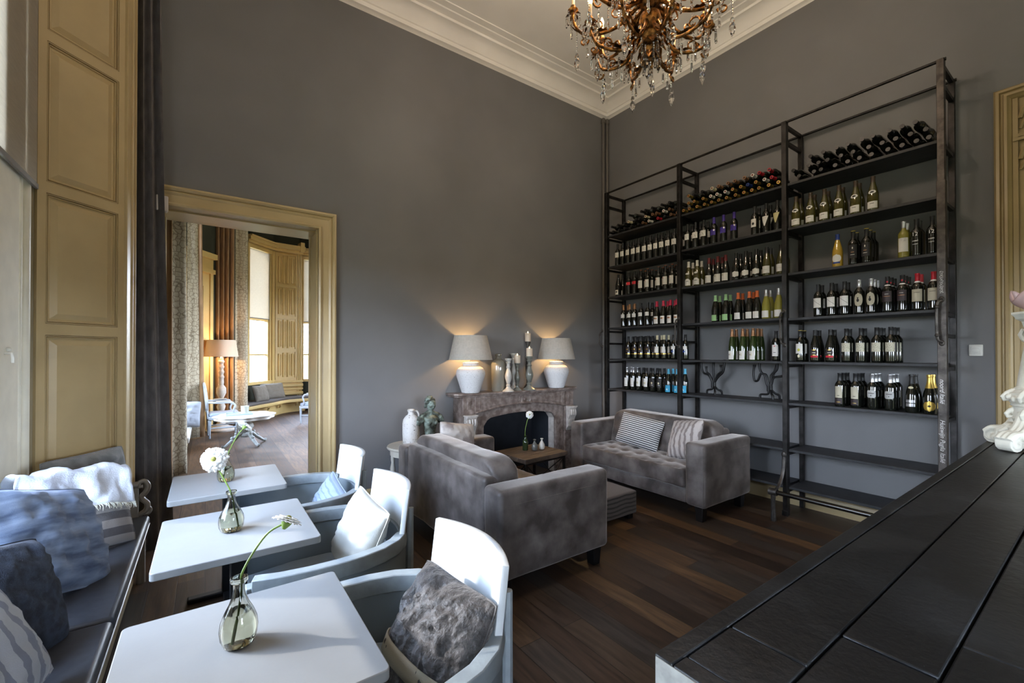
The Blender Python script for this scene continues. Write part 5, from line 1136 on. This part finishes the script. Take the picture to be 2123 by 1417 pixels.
# ------------------------------------------------------------------ chandelier
gilt = M('antique_gilt_bronze', (.035, .018, .008), .30, metal=.85, col2=(.55, .24, .06), vscale=34, detail=6, vpos=(.36, .68), bump=.35, bscale=110); candlewax = M('candle_sleeve', (.75, .62, .42), .5, tr=.3)
xtal = M('cut_crystal', (.95, .95, .95), .02, trans=1, ior=1.5, spec=.8)
xtal.node_tree.nodes['Principled BSDF'].inputs['Coat Weight'].default_value = 1
cb = emit('candle_bulb', (1, .66, .28), 22)
chd = thing('chandelier', 'gilt bronze chandelier with candle bulbs and crystal drops, cut by the top edge', 'chandelier', (2.30, 1.73, 3.40))
MB().lathe([(0, .06), (.018, .075), (.012, .095), (.035, .115), (.045, .14), (.03, .165), (.012, .18), (.05, .20), (.062, .225), (.05, .25), (.02, .262), (.03, .275), (.055, .29), (.068, .32), (.06, .355), (.03, .375), (.02, .39), (.05, .41), (.085, .44), (.09, .47), (.06, .50), (.03, .53), (.04, .60), (.07, .66), (.06, .72), (.025, .78), (.02, 1.0), (.05, 1.05), (.07, 1.1), (.03, 1.15), (.012, 1.2), (.012, 1.3)], 24).build('stem', gilt, chd)
b = MB()
for k in range(34): b.tube([(.008 * math.sin(k * PI / 2), .008 * math.cos(k * PI / 2), 1.3 + k * .0225), (0, 0, 1.31 + k * .0225), (0, 0, 1.325 + k * .0225)], .005, 6)
b.lathe([(.02, 2.00), (.07, 2.02), (.09, 2.065), (0, 2.068)], 20, cap=False); b.build('chain', gilt, chd)
def leaf(b, p, d, up, L, wd, curl=.4):
    d = Vector(d).normalized(); up = Vector(up).normalized(); s_ = d.cross(up).normalized(); p = Vector(p); prev = None; n = 9
    for i in range(n + 1):
        t = i / n; c = p + d * L * t + up * (curl * L * t * t); ww = wd * math.sin(PI * (.12 + .86 * t)) * (1 + .28 * math.sin(i * 2.6)); m = c + up * .0
        row = [b.b.verts.new(c - s_ * ww + up * ww * .35), b.b.verts.new(c), b.b.verts.new(c + s_ * ww + up * ww * .35)]
        if prev: b.b.faces.new((prev[0], prev[1], row[1], row[0])); b.b.faces.new((prev[1], prev[2], row[2], row[1]))
        prev = row
b = MB()
for ring, (z, r, n, L, dz) in enumerate(((.44, .05, 12, .13, .10), (.42, .06, 10, .12, -.06), (.20, .03, 8, .09, -.10), (.13, .02, 6, .08, -.14), (.72, .04, 10, .15, .12))):
    for k in range(n):
        a = 2 * PI * (k + .5 * (ring % 2)) / n; leaf(b, (r * math.cos(a), r * math.sin(a), z), (math.cos(a), math.sin(a), dz / L * .8), (0, 0, 1), L, .020, .3 if dz > 0 else -.25)
b.build('acanthus_crown', gilt, chd, solid=.003, ang=60)
def drop(b, p, L, kind=0):
    """a short string of beads ending in a cut pendant"""
    x, y, z = p
    for k in range(int(L / .016)): b.ball((x, y, z - .008 - k * .016), .0065, (1, 1, 1), 6, 4)
    zz = z - L; s_ = 1.0 if kind else .85
    pr = [(0, 0), (.009, -.006), (.013, -.022), (.010, -.038), (.017, -.050), (.019, -.072), (.010, -.104), (0, -.125)] if kind else [(0, 0), (.008, -.006), (.009, -.05), (.012, -.062), (.006, -.075), (0, -.084)]
    b.lathe([(r * s_, zz + h * s_) for r, h in pr], 6, c=(x, y, 0), cap=False)
def make_arm(pts, rad, scroll, lf, drops):
    """one branch running out along +x; returns its parts"""
    arm = MB(); p = bez(pts, 8); n = len(p); arm.tube(p, [lerp(rad * 1.35, rad * .8, i / (n - 1)) * (1 + .25 * (i % 8 == 0)) for i in range(n)], 8)
    for s0, dx, dz, R_, turn in scroll:
        sp = [(s0[0] + dx * (R_ * (1 - .75 * t / 11)) * math.cos(t * .55 * turn), 0, s0[1] + dz * (R_ * (1 - .75 * t / 11)) * math.sin(t * .55 * turn)) for t in range(12)]
        arm.tube(sp, [rad * .75 - rad * .035 * t for t in range(12)], 6)
    for q, d, L_, w_, c_ in lf: leaf(arm, q, d, (0, 0, 1), L_, w_, c_)
    e_ = p[-1]; arm.lathe([(.008, -.03), (.016, -.015), (.010, 0), (.020, .012), (.034, .020), (.036, .026), (.018, .028), (.020, .035), (.017, .055), (.010, .055)], 14, c=e_)
    for k in range(6):
        a = 2 * PI * k / 6; leaf(arm, e_ + Vector((.018 * math.cos(a), .018 * math.sin(a), .004)), (math.cos(a), math.sin(a), .1), (0, 0, 1), .034, .010, -.5)
    dr = MB(); big = []
    for q, L_, k_ in drops:
        if k_: big.append((q, L_))
        else: drop(dr, q, L_, 0)
    for k in range(6):
        a = 2 * PI * k / 6; drop(dr, (e_.x + .045 * math.cos(a), .045 * math.sin(a), e_.z + .002), .018 + .016 * (k % 2), 0)
    return arm, dr, e_, big
def tier(n, off, spec, tag_='arm'):
    arm, dr, e_, big = make_arm(*spec); a0 = arm.build('arm', gilt, chd, ang=60); d0 = dr.build('crystal_drops', xtal, a0, ang=20); d0['kind'] = 'stuff'; extra = []
    for q, L_ in big: t_ = MB(); drop(t_, q, L_, 1); extra.append(t_.build('crystal_pendant', xtal, a0, ang=20))
    c0 = MB().lathe([(.0115, 0), (.0115, .085), (.009, .088), (0, .088)], 12, c=(e_.x, 0, e_.z + .05), cap=False).build('candle_sleeve', candlewax, a0)
    b0 = MB().lathe([(.006, 0), (.013, .012), (.0145, .024), (.010, .042), (.003, .060), (0, .064)], 10, c=(e_.x, 0, e_.z + .136), cap=False).build('flame_bulb', cb, a0)
    a0.rotation_euler = (0, 0, off)
    for k in range(1, n):
        a = a0.copy(); COL.objects.link(a); a.parent = chd; a.rotation_euler = (0, 0, off + 2 * PI * k / n)
        for o in [d0, c0, b0] + extra: q = o.copy(); COL.objects.link(q); q.parent = a
low = ([(.045, 0, .30), (.085, 0, .22), (.16, 0, .135), (.25, 0, .125), (.335, 0, .155), (.375, 0, .215), (.385, 0, .27)], .0095, [((.27, .165), 1, 1, .04, 1), ((.36, .12), -1, -1, .028, 1)],
       [((.07, 0, .25), (.8, 0, -1), .16, .024, .1), ((.15, 0, .135), (1, .1, -.1), .13, .018, .35), ((.36, 0, .17), (-.6, 0, -.7), .07, .014, -.2)], [((.20, 0, .11), .03, 0), ((.27, 0, .11), .05, 0), ((.34, 0, .14), .10, 1), ((.12, 0, .15), .04, 0)])
mid = ([(.05, 0, .45), (.11, 0, .40), (.20, 0, .335), (.32, 0, .315), (.43, 0, .345), (.485, 0, .42), (.495, 0, .49)], .0105, [((.33, .365), 1, 1, .048, 1), ((.42, .29), -1, -1, .032, 1), ((.20, .42), -1, 1, .06, 1)],
       [((.08, 0, .41), (1, 0, -.7), .17, .026, .15), ((.22, 0, .325), (1, 0, -.15), .16, .020, .35), ((.45, 0, .36), (.8, 0, .1), .07, .014, .9)], [((.25, 0, .30), .05, 0), ((.33, 0, .29), .07, 0), ((.40, 0, .30), .06, 0), ((.47, 0, .36), .14, 1), ((.505, 0, .44), .05, 0)])
top_ = ([(.05, 0, .62), (.09, 0, .72), (.17, 0, .74), (.24, 0, .66), (.31, 0, .63), (.36, 0, .69), (.365, 0, .75)], .010, [((.17, .66), 1, 1, .05, 1), ((.27, .60), -1, 1, .04, 1)],
        [((.07, 0, .68), (1, 0, .5), .14, .022, -.4), ((.24, 0, .65), (1, 0, -.2), .10, .018, .3)], [((.17, 0, .70), .10, 1), ((.25, 0, .62), .06, 0), ((.32, 0, .62), .07, 0)])
tier(8, .22, low); tier(8, .22 + PI / 8, mid); tier(6, .1, top_)
b = MB(); drop(b, (0, 0, .075), .06, 1)
for k in range(6): a = k * PI / 3; drop(b, (.05 * math.cos(a), .05 * math.sin(a), .15), .05, k % 2)
b.build('centre_drops', xtal, chd, ang=20)['kind'] = 'stuff'
for k in range(4):
    l = bpy.data.lights.new('chandelier_light', 'POINT'); l.energy = 17; l.color = (1, .80, .62); l.shadow_soft_size = .05
    o = bpy.data.objects.new('chandelier_light', l); COL.objects.link(o); o.parent = chd; a = k * PI / 2 + .4; o.location = (.30 * math.cos(a), .30 * math.sin(a), .78 + .1 * (k % 2))

farochre = M('far_room_ochre_paint', (.70, .49, .20), .36, var=.06, vscale=3)
# ------------------------------------------------------------------ the bay-windowed room beyond the doorway
b = MB(); b.bb(-.95, -.60, YB2, 7.3, 0, 5.6); b.bb(-.95, -.60, 9.5, 10.4, 0, 5.6); b.bb(-.95, -.60, 7.3, 9.5, 0, .6); b.bb(-.95, -.60, 7.3, 9.5, 4.9, 5.6)
struct(b.build('wall_next_left', oliveroom, smooth=False))
b = MB(); b.bb(4.2, 4.5, YB2, 7.5, 0, 5.6); b.bb(4.2, 4.5, 10.5, 15, 0, 5.6); b.bb(4.2, 4.5, 7.5, 10.5, 0, .8); b.bb(4.2, 4.5, 7.5, 10.5, 3.4, 5.6)
struct(b.build('wall_next_right', M('far_room_plaster', (.30, .27, .20), .8), smooth=False))
b = MB()
for y in (7.5, 8.96, 10.42): b.bb(4.3, 4.42, y, y + .08, .8, 3.4)
for z in (.8, 2.1, 3.32): b.bb(4.3, 4.42, 7.5, 10.5, z, z + .08)
o = struct(b.build('window_7', ochre, bevel=.005)); MB().bb(4.355, 4.36, 7.55, 10.45, .85, 3.35).build('window_glass', glass('window_pane'), o, smooth=False)  # unseen window, added to brighten the far room
portal('portal_added_window_7', (4.49, 9.0, 2.1), (0, PI / 2, 0), 2.6, 3.0)
struct(MB().bb(-1.0, 5.6, YB2 - .16, 15.2, 5.47, 5.6).build('ceiling', ceilmat, smooth=False))
def wallseg(b, p, q, z0, z1, t=.25, n=-1):
    p, q = Vector((*p, 0)), Vector((*q, 0)); d = (q - p).normalized(); o = Vector((-d.y, d.x, 0)) * t
    b.prism([p.xy, q.xy, (q + o).xy, (p + o).xy], z0, z1, 'z')
A1, B1, C1, D1_, E1 = (.81, 12.5), (1.483, 13.22), (2.13, 13.33), (2.20, 13.42), (3.35, 13.10)
b = MB(); wallseg(b, (-.62, 10.35), (-.36, 10.40), 0, 5.6); wallseg(b, (-.36, 10.40), (.08, 11.05), 0, 5.6); wallseg(b, (.08, 11.05), A1, 0, 5.6)
wallseg(b, A1, B1, 0, .80); wallseg(b, A1, B1, 4.35, 5.6); wallseg(b, B1, C1, 0, 5.6); wallseg(b, C1, D1_, 0, 5.6); wallseg(b, D1_, E1, 0, .8); wallseg(b, D1_, E1, 4.35, 5.6); wallseg(b, E1, (4.4, 12.5), 0, 5.6)
struct(b.build('wall_next_bay', oliveroom, smooth=False))
def along(p, q, s_, off=0, z=0):
    p, q = Vector((*p, 0)), Vector((*q, 0)); d = (q - p).normalized(); n = Vector((d.y, -d.x, 0)); return p + d * s_ + n * off + Vector((0, 0, z))
def seg_box(b, p, q, s0, s1, o0, o1, z0, z1): b.prism([along(p, q, s0, o0).xy, along(p, q, s1, o0).xy, along(p, q, s1, o1).xy, along(p, q, s0, o1).xy], z0, z1, 'z')
def length(p, q): return (Vector(q) - Vector(p)).length
for n_, (p, q) in ((3, (A1, B1)), (4, (D1_, E1))):
    L = length(p, q); b = MB()
    seg_box(b, p, q, 0, .06, -.10, .05, .80, 4.35); seg_box(b, p, q, L - .10, L, -.10, .05, .80, 4.35); seg_box(b, p, q, L - .17, L - .11, -.12, .02, .80, 4.35); seg_box(b, p, q, L - .21, L - .18, -.13, .00, .8, 4.35)
    seg_box(b, p, q, 0, L, -.10, .04, .80, .88); seg_box(b, p, q, 0, L, -.10, .04, 4.25, 4.35); seg_box(b, p, q, 0, L - .1, -.10, -.05, 2.44, 2.50); seg_box(b, p, q, 0, L - .1, -.09, -.06, 1.55, 1.58)
    seg_box(b, p, q, -.05, L + .05, 0, .10, 4.36, 4.42); seg_box(b, p, q, -.05, L + .05, 0, .16, 4.42, 4.50); seg_box(b, p, q, -.05, L + .05, 0, .20, 4.50, 4.54)
    o = struct(b.build('window_%d' % n_, farochre, bevel=.006)); b = MB(); seg_box(b, p, q, .05, L - .1, -.085, -.08, .86, 4.3); b.build('window_glass', glass('window_pane'), o, smooth=False)
    t = thing('roller_blind', 'translucent linen blind half down in the bay window of the far room' if n_ == 3 else 'sliver of a linen blind at the right edge of the doorway view', 'blind')
    b = MB(); seg_box(b, p, q, .02, L - .02, .008, .011, 2.50, 4.24); b.build('blind_cloth', M('blind_linen'), t, smooth=False)
    b = MB(); seg_box(b, p, q, .02, L - .02, .004, .016, 2.485, 2.505); b.build('bottom_bar', M('blind_bar'), t)
# linenfold shutter between the two windows
b = MB(); L = length(B1, C1)
seg_box(b, B1, C1, 0, L, 0, .03, .45, 4.36); seg_box(b, B1, C1, -.02, L + .06, 0, .13, 4.36, 4.44); seg_box(b, B1, C1, -.02, L + .10, 0, .20, 4.44, 4.56); seg_box(b, B1, C1, L - .04, L + .06, 0, .24, 4.40, 4.66)
for k, (z0, z1) in enumerate(((.95, 1.62), (1.74, 2.52), (2.64, 3.38), (3.50, 4.26))):
    seg_box(b, B1, C1, .03, .07, .03, .06, z0 - .05, z1 + .05); seg_box(b, B1, C1, L - .12, L - .08, .03, .06, z0 - .05, z1 + .05); seg_box(b, B1, C1, .03, L - .08, .03, .06, z1 + .02, z1 + .06); seg_box(b, B1, C1, .03, L - .08, .03, .06, z0 - .06, z0 - .02)
    for j in range(4):
        s_ = .13 + j * .112; e_ = .05 * (j in (1, 2)); b.tube([along(B1, C1, s_, .036, z0 + .03 - e_ * .5), along(B1, C1, s_, .040, z1 - .03 + e_ * .5)], .028, 8)
        b.tube([along(B1, C1, s_ + .05, .032, z0 + .05), along(B1, C1, s_ + .05, .034, z1 - .05)], .012, 6)
for z, r_ in ((.50, .05), (.62, .035), (.72, .05), (.82, .03)): b.tube([along(B1, C1, -.02, .05, z), along(B1, C1, L + .08, .05, z)], r_, 10)
for s_ in (L - .05, L + .0, L + .04): b.tube([along(B1, C1, s_, .04, .4), along(B1, C1, s_, .04, 4.4)], .018, 8)
struct(b.build('trim_4', farochre, ang=35))
# ochre panelled door left of the lamp
P0, P1 = (-.36, 10.40), (.08, 11.05); L = length(P0, P1); b = MB()
seg_box(b, P0, P1, 0, L, 0, .03, 0, 3.25); seg_box(b, P0, P1, -.02, L, 0, .10, 3.25, 3.34); seg_box(b, P0, P1, -.02, L, 0, .05, 3.34, 3.55); seg_box(b, P0, P1, -.02, L, 0, .14, 3.55, 3.66)
for s0, s1 in ((.0, .07), (L - .09, L)): seg_box(b, P0, P1, s0, s1, .03, .055, 0, 3.25)
for s0, s1, z0, z1 in ((.16, .52, 1.75, 3.0), (.16, .52, .25, 1.6)):
    for a0, a1, c0, c1 in ((s0, s0 + .03, z0, z1), (s1 - .03, s1, z0, z1), (s0, s1, z0, z0 + .03), (s0, s1, z1 - .03, z1)): seg_box(b, P0, P1, a0, a1, .03, .05, c0, c1)
    seg_box(b, P0, P1, s0 + .07, s1 - .07, .03, .042, z0 + .07, z1 - .07)
struct(b.build('door_3', farochre, smooth=False, bevel=.003))
# window frame in the left wall of the far room
b = MB()
for y in (7.3, 8.37, 9.44): b.bb(-.80, -.68, y, y + .07, .6, 4.9)
for z in (.6, 2.5, 4.83): b.bb(-.80, -.68, 7.3, 9.5, z, z + .07)
o = struct(b.build('window_5', farochre, bevel=.005)); MB().bb(-.745, -.74, 7.33, 9.47, .63, 4.85).build('window_glass', glass('window_pane'), o, smooth=False)
portal('portal_window_5', (-.93, 8.4, 2.7), (0, -PI / 2, 0), 4.2, 2.1)
for p, q in ((A1, B1), (D1_, E1)):
    m = along(p, q, length(p, q) / 2, -.2, 2.0); d = (Vector(q) - Vector(p)).normalized(); nn = Vector((d.y, -d.x, 0))
    portal('portal_bay', m, nn.to_track_quat('-Z', 'Y').to_euler(), length(p, q), 3.6)
# curtains: pumpkin lining with a quilted scroll border
pumpkin = M('apricot_curtain_cloth', (.34, .20, .10), .8, var=.15, vscale=16, stretch=(1, 1, .3), bump=.2, bscale=220, sheen=.3)
qm = M('scroll_pattern_cloth', (.46, .42, .33), .8, sheen=.2)
_t = qm.node_tree; _b = _t.nodes['Principled BSDF']; _tc = _t.nodes.new('ShaderNodeTexCoord'); _w = _t.nodes.new('ShaderNodeTexVoronoi')
_w.feature = 'DISTANCE_TO_EDGE'; _w.inputs['Scale'].default_value = 15; _w.inputs['Randomness'].default_value = .55
_nz = _t.nodes.new('ShaderNodeTexNoise'); _nz.inputs['Scale'].default_value = 6; _vm = _t.nodes.new('ShaderNodeVectorMath'); _vm.operation = 'MULTIPLY_ADD'; _vm.inputs[1].default_value = (.12, .12, .12)
_t.links.new(_tc.outputs['Object'], _nz.inputs['Vector']); _t.links.new(_nz.outputs['Color'], _vm.inputs[0]); _t.links.new(_tc.outputs['Object'], _vm.inputs[2]); _t.links.new(_vm.outputs[0], _w.inputs['Vector'])
_r = _t.nodes.new('ShaderNodeValToRGB'); _r.color_ramp.elements[0].position = .015; _r.color_ramp.elements[0].color = (.22, .17, .11, 1); _r.color_ramp.elements[1].position = .09; _r.color_ramp.elements[1].color = (.46, .39, .28, 1)
_t.links.new(_w.outputs[0], _r.inputs[0]); _t.links.new(_r.outputs[0], _b.inputs['Base Color']); _bp = _t.nodes.new('ShaderNodeBump'); _bp.inputs['Strength'].default_value = .5; _bp.inputs['Distance'].default_value = .012; _t.links.new(_w.outputs[0], _bp.inputs['Height']); _t.links.new(_bp.outputs[0], _b.inputs['Normal'])
def two_tone(label, segs):
    t = thing('curtain', label, 'curtain', group='apricot curtains with scroll borders in the far room')
    for nm, p0, p1, f, amp, m, fl, sd_ in segs: curtain(nm, p0, p1, .02, 5.2, f, amp, m, t, fl, seed=sd_)
two_tone('apricot curtain with scroll border nearest the doorway, on its left side', [('cloth', (-.47, 6.98), (-.365, 7.02), 2, .02, pumpkin, .25, 1), ('patterned_border', (-.36, 7.03), (-.225, 7.12), 1, .008, qm, .22, 2)])
two_tone('second apricot curtain with scroll border, behind the left-hand bench', [('patterned_border', (-.29, 9.95), (-.14, 10.05), 1, .01, qm, .45, 3), ('cloth', (-.13, 10.06), (-.075, 10.08), 1, .012, pumpkin, 1.2, 4)])
two_tone('wide apricot curtain with scroll border behind the floor lamp', [('cloth', (.03, 11.18), (.50, 11.26), 5, .045, pumpkin, .0, 5), ('patterned_border', (.52, 11.27), (.76, 11.33), 1, .02, qm, .04, 6)])
# bay bench
bb_ = thing('bay_bench', 'curved ochre window seat with grey pad under the bay window', 'bench')
fr = [v.xy for v in bez([(.80, 11.45, 0), (1.06, 11.80, 0), (1.36, 12.15, 0), (1.70, 12.62, 0), (2.2, 12.80, 0), (3.1, 12.70, 0)], 6)]
back = [(3.3, 13.08), (2.2, 13.38), (2.1, 13.30), (1.49, 13.19), (.83, 12.48), (.50, 11.7)]
MB().prism([tuple(p) for p in fr] + back, .30, .375, 'z').build('seat_frame', farochre, bb_, bevel=.012, seg=3)
fr2 = [(p[0] - .02, p[1] + .05) for p in fr]
MB().prism(fr2 + [(2.9, 13.0), (2.2, 13.25), (1.5, 13.1), (.86, 12.4), (.58, 11.7)], .378, .44, 'z').build('seat_pad', M('taupe_pad', (.13, .11, .10), .8), bb_, bevel=.02, seg=3)
fr3 = [(p[0] + .06, p[1] + .40) for p in fr[:-6]]
MB().prism(fr3 + [(2.3, 13.3), (1.5, 13.1), (.86, 12.4), (.6, 11.9)], 0, .29, 'z').build('base_board', farochre, bb_)
for i in (10, 16, 22, 27): p = fr[i]; MB().tube([(p[0], p[1] + .06, .295), (p[0] + .01, p[1] + .10, .24), (p[0], p[1] + .2, .20)], [.035, .025, .02], 8).build('scroll_bracket', farochre, bb_)
pillow('cushion', .46, .42, .18, M('taupe_linen', (.22, .185, .145), .85, bump=.3, bscale=150), (1.10, 12.17, .62), (-.3, 0, .80), 'left taupe cushion on the bay window seat', seed=41, wr=.01, group='taupe cushions in the bay')
pillow('cushion', .62, .42, .18, M('taupe_linen'), (1.42, 12.70, .63), (-.35, 0, .45), 'right taupe cushion on the bay window seat', seed=42, wr=.012, group='taupe cushions in the bay')
# floor lamp
fl = thing('floor_lamp', 'turned whitewashed floor lamp with a cream drum shade in the far room', 'lamp', (.262, 10.80, 0))
wash = M('whitewashed_wood', (.52, .45, .38), .6, var=.15, vscale=12, bump=.2, bscale=60)
MB().lathe([(.26, 0), (.27, .03), (.22, .07), (.14, .10), (.09, .13), (.06, .18), (.075, .25), (.06, .33), (.045, .38), (.065, .44), (.08, .50), (.05, .58), (.04, .66), (.055, .70), (.09, .78), (.085, .88), (.04, .95), (.05, .99), (.045, 1.04)] + [(.046 + .010 * math.sin(i * .65), 1.08 + i * .011) for i in range(38)] + [(.02, 1.52), (.012, 1.56)], 24).build('turned_stem', wash, fl)
b = MB()
for k in range(3): a = 2.1 * k + .5; b.ball((.21 * math.cos(a), .21 * math.sin(a), .025), .04)
b.build('bun_foot', wash, fl)
MB().lathe([(.302, 1.53), (.250, 1.875), (.247, 1.875), (.299, 1.53)], 48, cap=False).build('lamp_shade', M('cream_shade', (.66, .56, .44), .9, tr=.22), fl)
MB().ball((0, 0, 1.66), .035).build('bulb', bulb, fl)
l = bpy.data.lights.new('floor_lamp_light', 'POINT'); l.energy = 30; l.color = (1, .60, .28); l.shadow_soft_size = .05
o = bpy.data.objects.new('floor_lamp_light', l); COL.objects.link(o); o.parent = fl; o.location = (0, 0, 1.62)
# oval-back armchairs
cp = M('chalk_blue_paint', (.40, .43, .46), .5, var=.1, vscale=14); pad = M('pale_upholstery', (.46, .43, .38), .85); padb = M('pale_blue_seat_fabric', (.33, .38, .46), .85, var=.1)
oc = thing('oval_back_armchair', 'pale blue oval-back armchair left of the low carved table', 'armchair', (.27, 10.10, 0), .06, 'oval-back armchairs in the far room')
soft_box(MB(), -.22, .26, -.25, .25, .40, .47, .03, (6, 6, 3)).build('seat', padb, oc); MB().bb(-.24, .27, -.265, .265, .345, .41).build('seat_rail', cp, oc, bevel=.015)
for x, y in ((-.22, -.22), (-.22, .22), (.24, -.24), (.24, .24)): MB().lathe([(.012, 0), (.018, .02), (.015, .06), (.026, .30), (.030, .33), (.022, .345), (.03, .37)], 12, c=(x, y, 0)).build('leg', cp, oc)
el = [(-.25 - .10 * (.76 + .24 * math.sin(a) - .5) , .235 * math.cos(a), .76 + .27 * math.sin(a)) for a in [2 * PI * k / 28 for k in range(29)]]
MB().tube(el, .022, 8, cap=False).build('back_frame', cp, oc)
b = MB(); c = (-.276, 0, .76)
for s_ in (.0, .028): 
    vs = [b.b.verts.new((q[0] + s_ - .01, q[1] * .92, .76 + (q[2] - .76) * .92)) for q in el[:-1]]; b.b.faces.new(vs)
b.build('back_pad', pad, oc, solid=.02)
for s_ in (-1, 1):
    MB().tube(bez([(-.25, s_ * .225, .68), (-.10, s_ * .27, .67), (.10, s_ * .285, .665), (.15, s_ * .285, .65)], 5), .019, 8).build('armrest', cp, oc)
    MB().tube(bez([(.13, s_ * .285, .655), (.175, s_ * .285, .60), (.15, s_ * .275, .50), (.20, s_ * .255, .40)], 5), .018, 8).build('arm_support', cp, oc)
    MB().box((-.02, s_ * .277, .692), (.22, .05, .025)).build('arm_pad', pad, oc, bevel=.01); MB().tube([(-.235, s_ * .13, .36), (-.25, s_ * .12, .52)], .016, 8).build('back_post', cp, oc)
    MB().tube([(-.21, s_ * .22, .19), (.24, s_ * .24, .19)], .013, 8).build('stretcher', cp, oc)
oc2 = dup(oc); oc2.location = (2.10, 10.85, 0); oc2.rotation_euler = (0, 0, PI * .80); oc2['label'] = 'oval-back armchair half hidden by the right door jamb'
# low carved pedestal table
lt_ = thing('low_pedestal_table', 'low white carved pedestal table with scalloped top in the far room', 'table', (.565, 8.88, 0))
wt = M('antique_white_paint', (.60, .57, .52), .42, var=.06); gt = M('grey_patina_paint', (.30, .30, .27), .5, var=.25, vscale=18)
poly = [((.455 + .022 * math.cos(8 * a)) * math.cos(a), (.455 + .022 * math.cos(8 * a)) * math.sin(a)) for a in [2 * PI * k / 96 for k in range(96)]]
b = MB(); b.prism(poly, .505, .53, 'z'); b.prism([(x * .95, y * .95) for x, y in poly], .455, .505, 'z'); b.build('tabletop', wt, lt_, bevel=.010, seg=3)
MB().lathe([(.07, .14), (.085, .17), (.075, .20), (.06, .22), (.11, .27), (.135, .32), (.12, .37), (.07, .40), (.10, .43), (.12, .455)], 28).build('carved_urn', gt, lt_)
for k in range(4):
    a = k * PI / 2 + .5; ca, sa = math.cos(a), math.sin(a); pts = bez([(r * ca, r * sa, z) for r, z in ((.05, .20), (.12, .20), (.20, .13), (.28, .07), (.34, .03), (.375, .035), (.375, .055))], 5)
    b = MB(); b.tube(pts, [.036 - .0006 * i for i in range(len(pts))], 8); b.ball((.22 * ca, .22 * sa, .15), .028); b.ball((.15 * ca, .15 * sa, .215), .03); b.ball((.36 * ca, .36 * sa, .026), .026); b.build('scroll_foot', gt, lt_)
ty = thing('tray', 'small pale tray on the low carved table', 'tray', (.48, 8.92, .53))
b = MB(); b.bb(-.19, .19, -.12, .12, 0, .010)
for x0, x1, y0, y1 in ((-.20, .20, -.13, -.12), (-.20, .20, .12, .13), (-.20, -.19, -.12, .12), (.19, .20, -.12, .12)): b.bb(x0, x1, y0, y1, 0, .028)
b.build('tray_body', M('duck_egg_paint', (.38, .45, .43), .4), ty, bevel=.004)
cj = MB().lathe([(.045, 0), (.055, .01), (.062, .13), (.066, .14), (.060, .14), (.055, .09), (0, .088)], 28, cap=False).build('candle_jar', M('pearl_glass', (.62, .62, .54), .2, tr=.3, coat=.4), None, loc=(.56, 8.86, .541)); tag(cj, 'pale candle jar standing on the tray in the far room', 'candle jar')
# bench and cushion behind the first far curtain
lb = thing('side_bench', 'pale window bench along the left wall of the far room, mostly hidden by a curtain', 'bench', (-.37, 8.5, 0))
MB().bb(-.22, .19, -1.1, 1.1, .36, .44).build('seat', M('pale_frame_paint', (.5, .47, .42), .4), lb, bevel=.02)
MB().bb(-.22, .12, -1.05, 1.05, 0, .36).build('base', ochre, lb, bevel=.01)
pillow('cushion', .50, .42, .16, M('silver_grey_linen', (.34, .36, .40), .85, bump=.3, bscale=150), (-.30, 8.55, .64), (-.2, .1, .25), 'silver-grey cushion on the bench behind the curtain', seed=47, wr=.02)
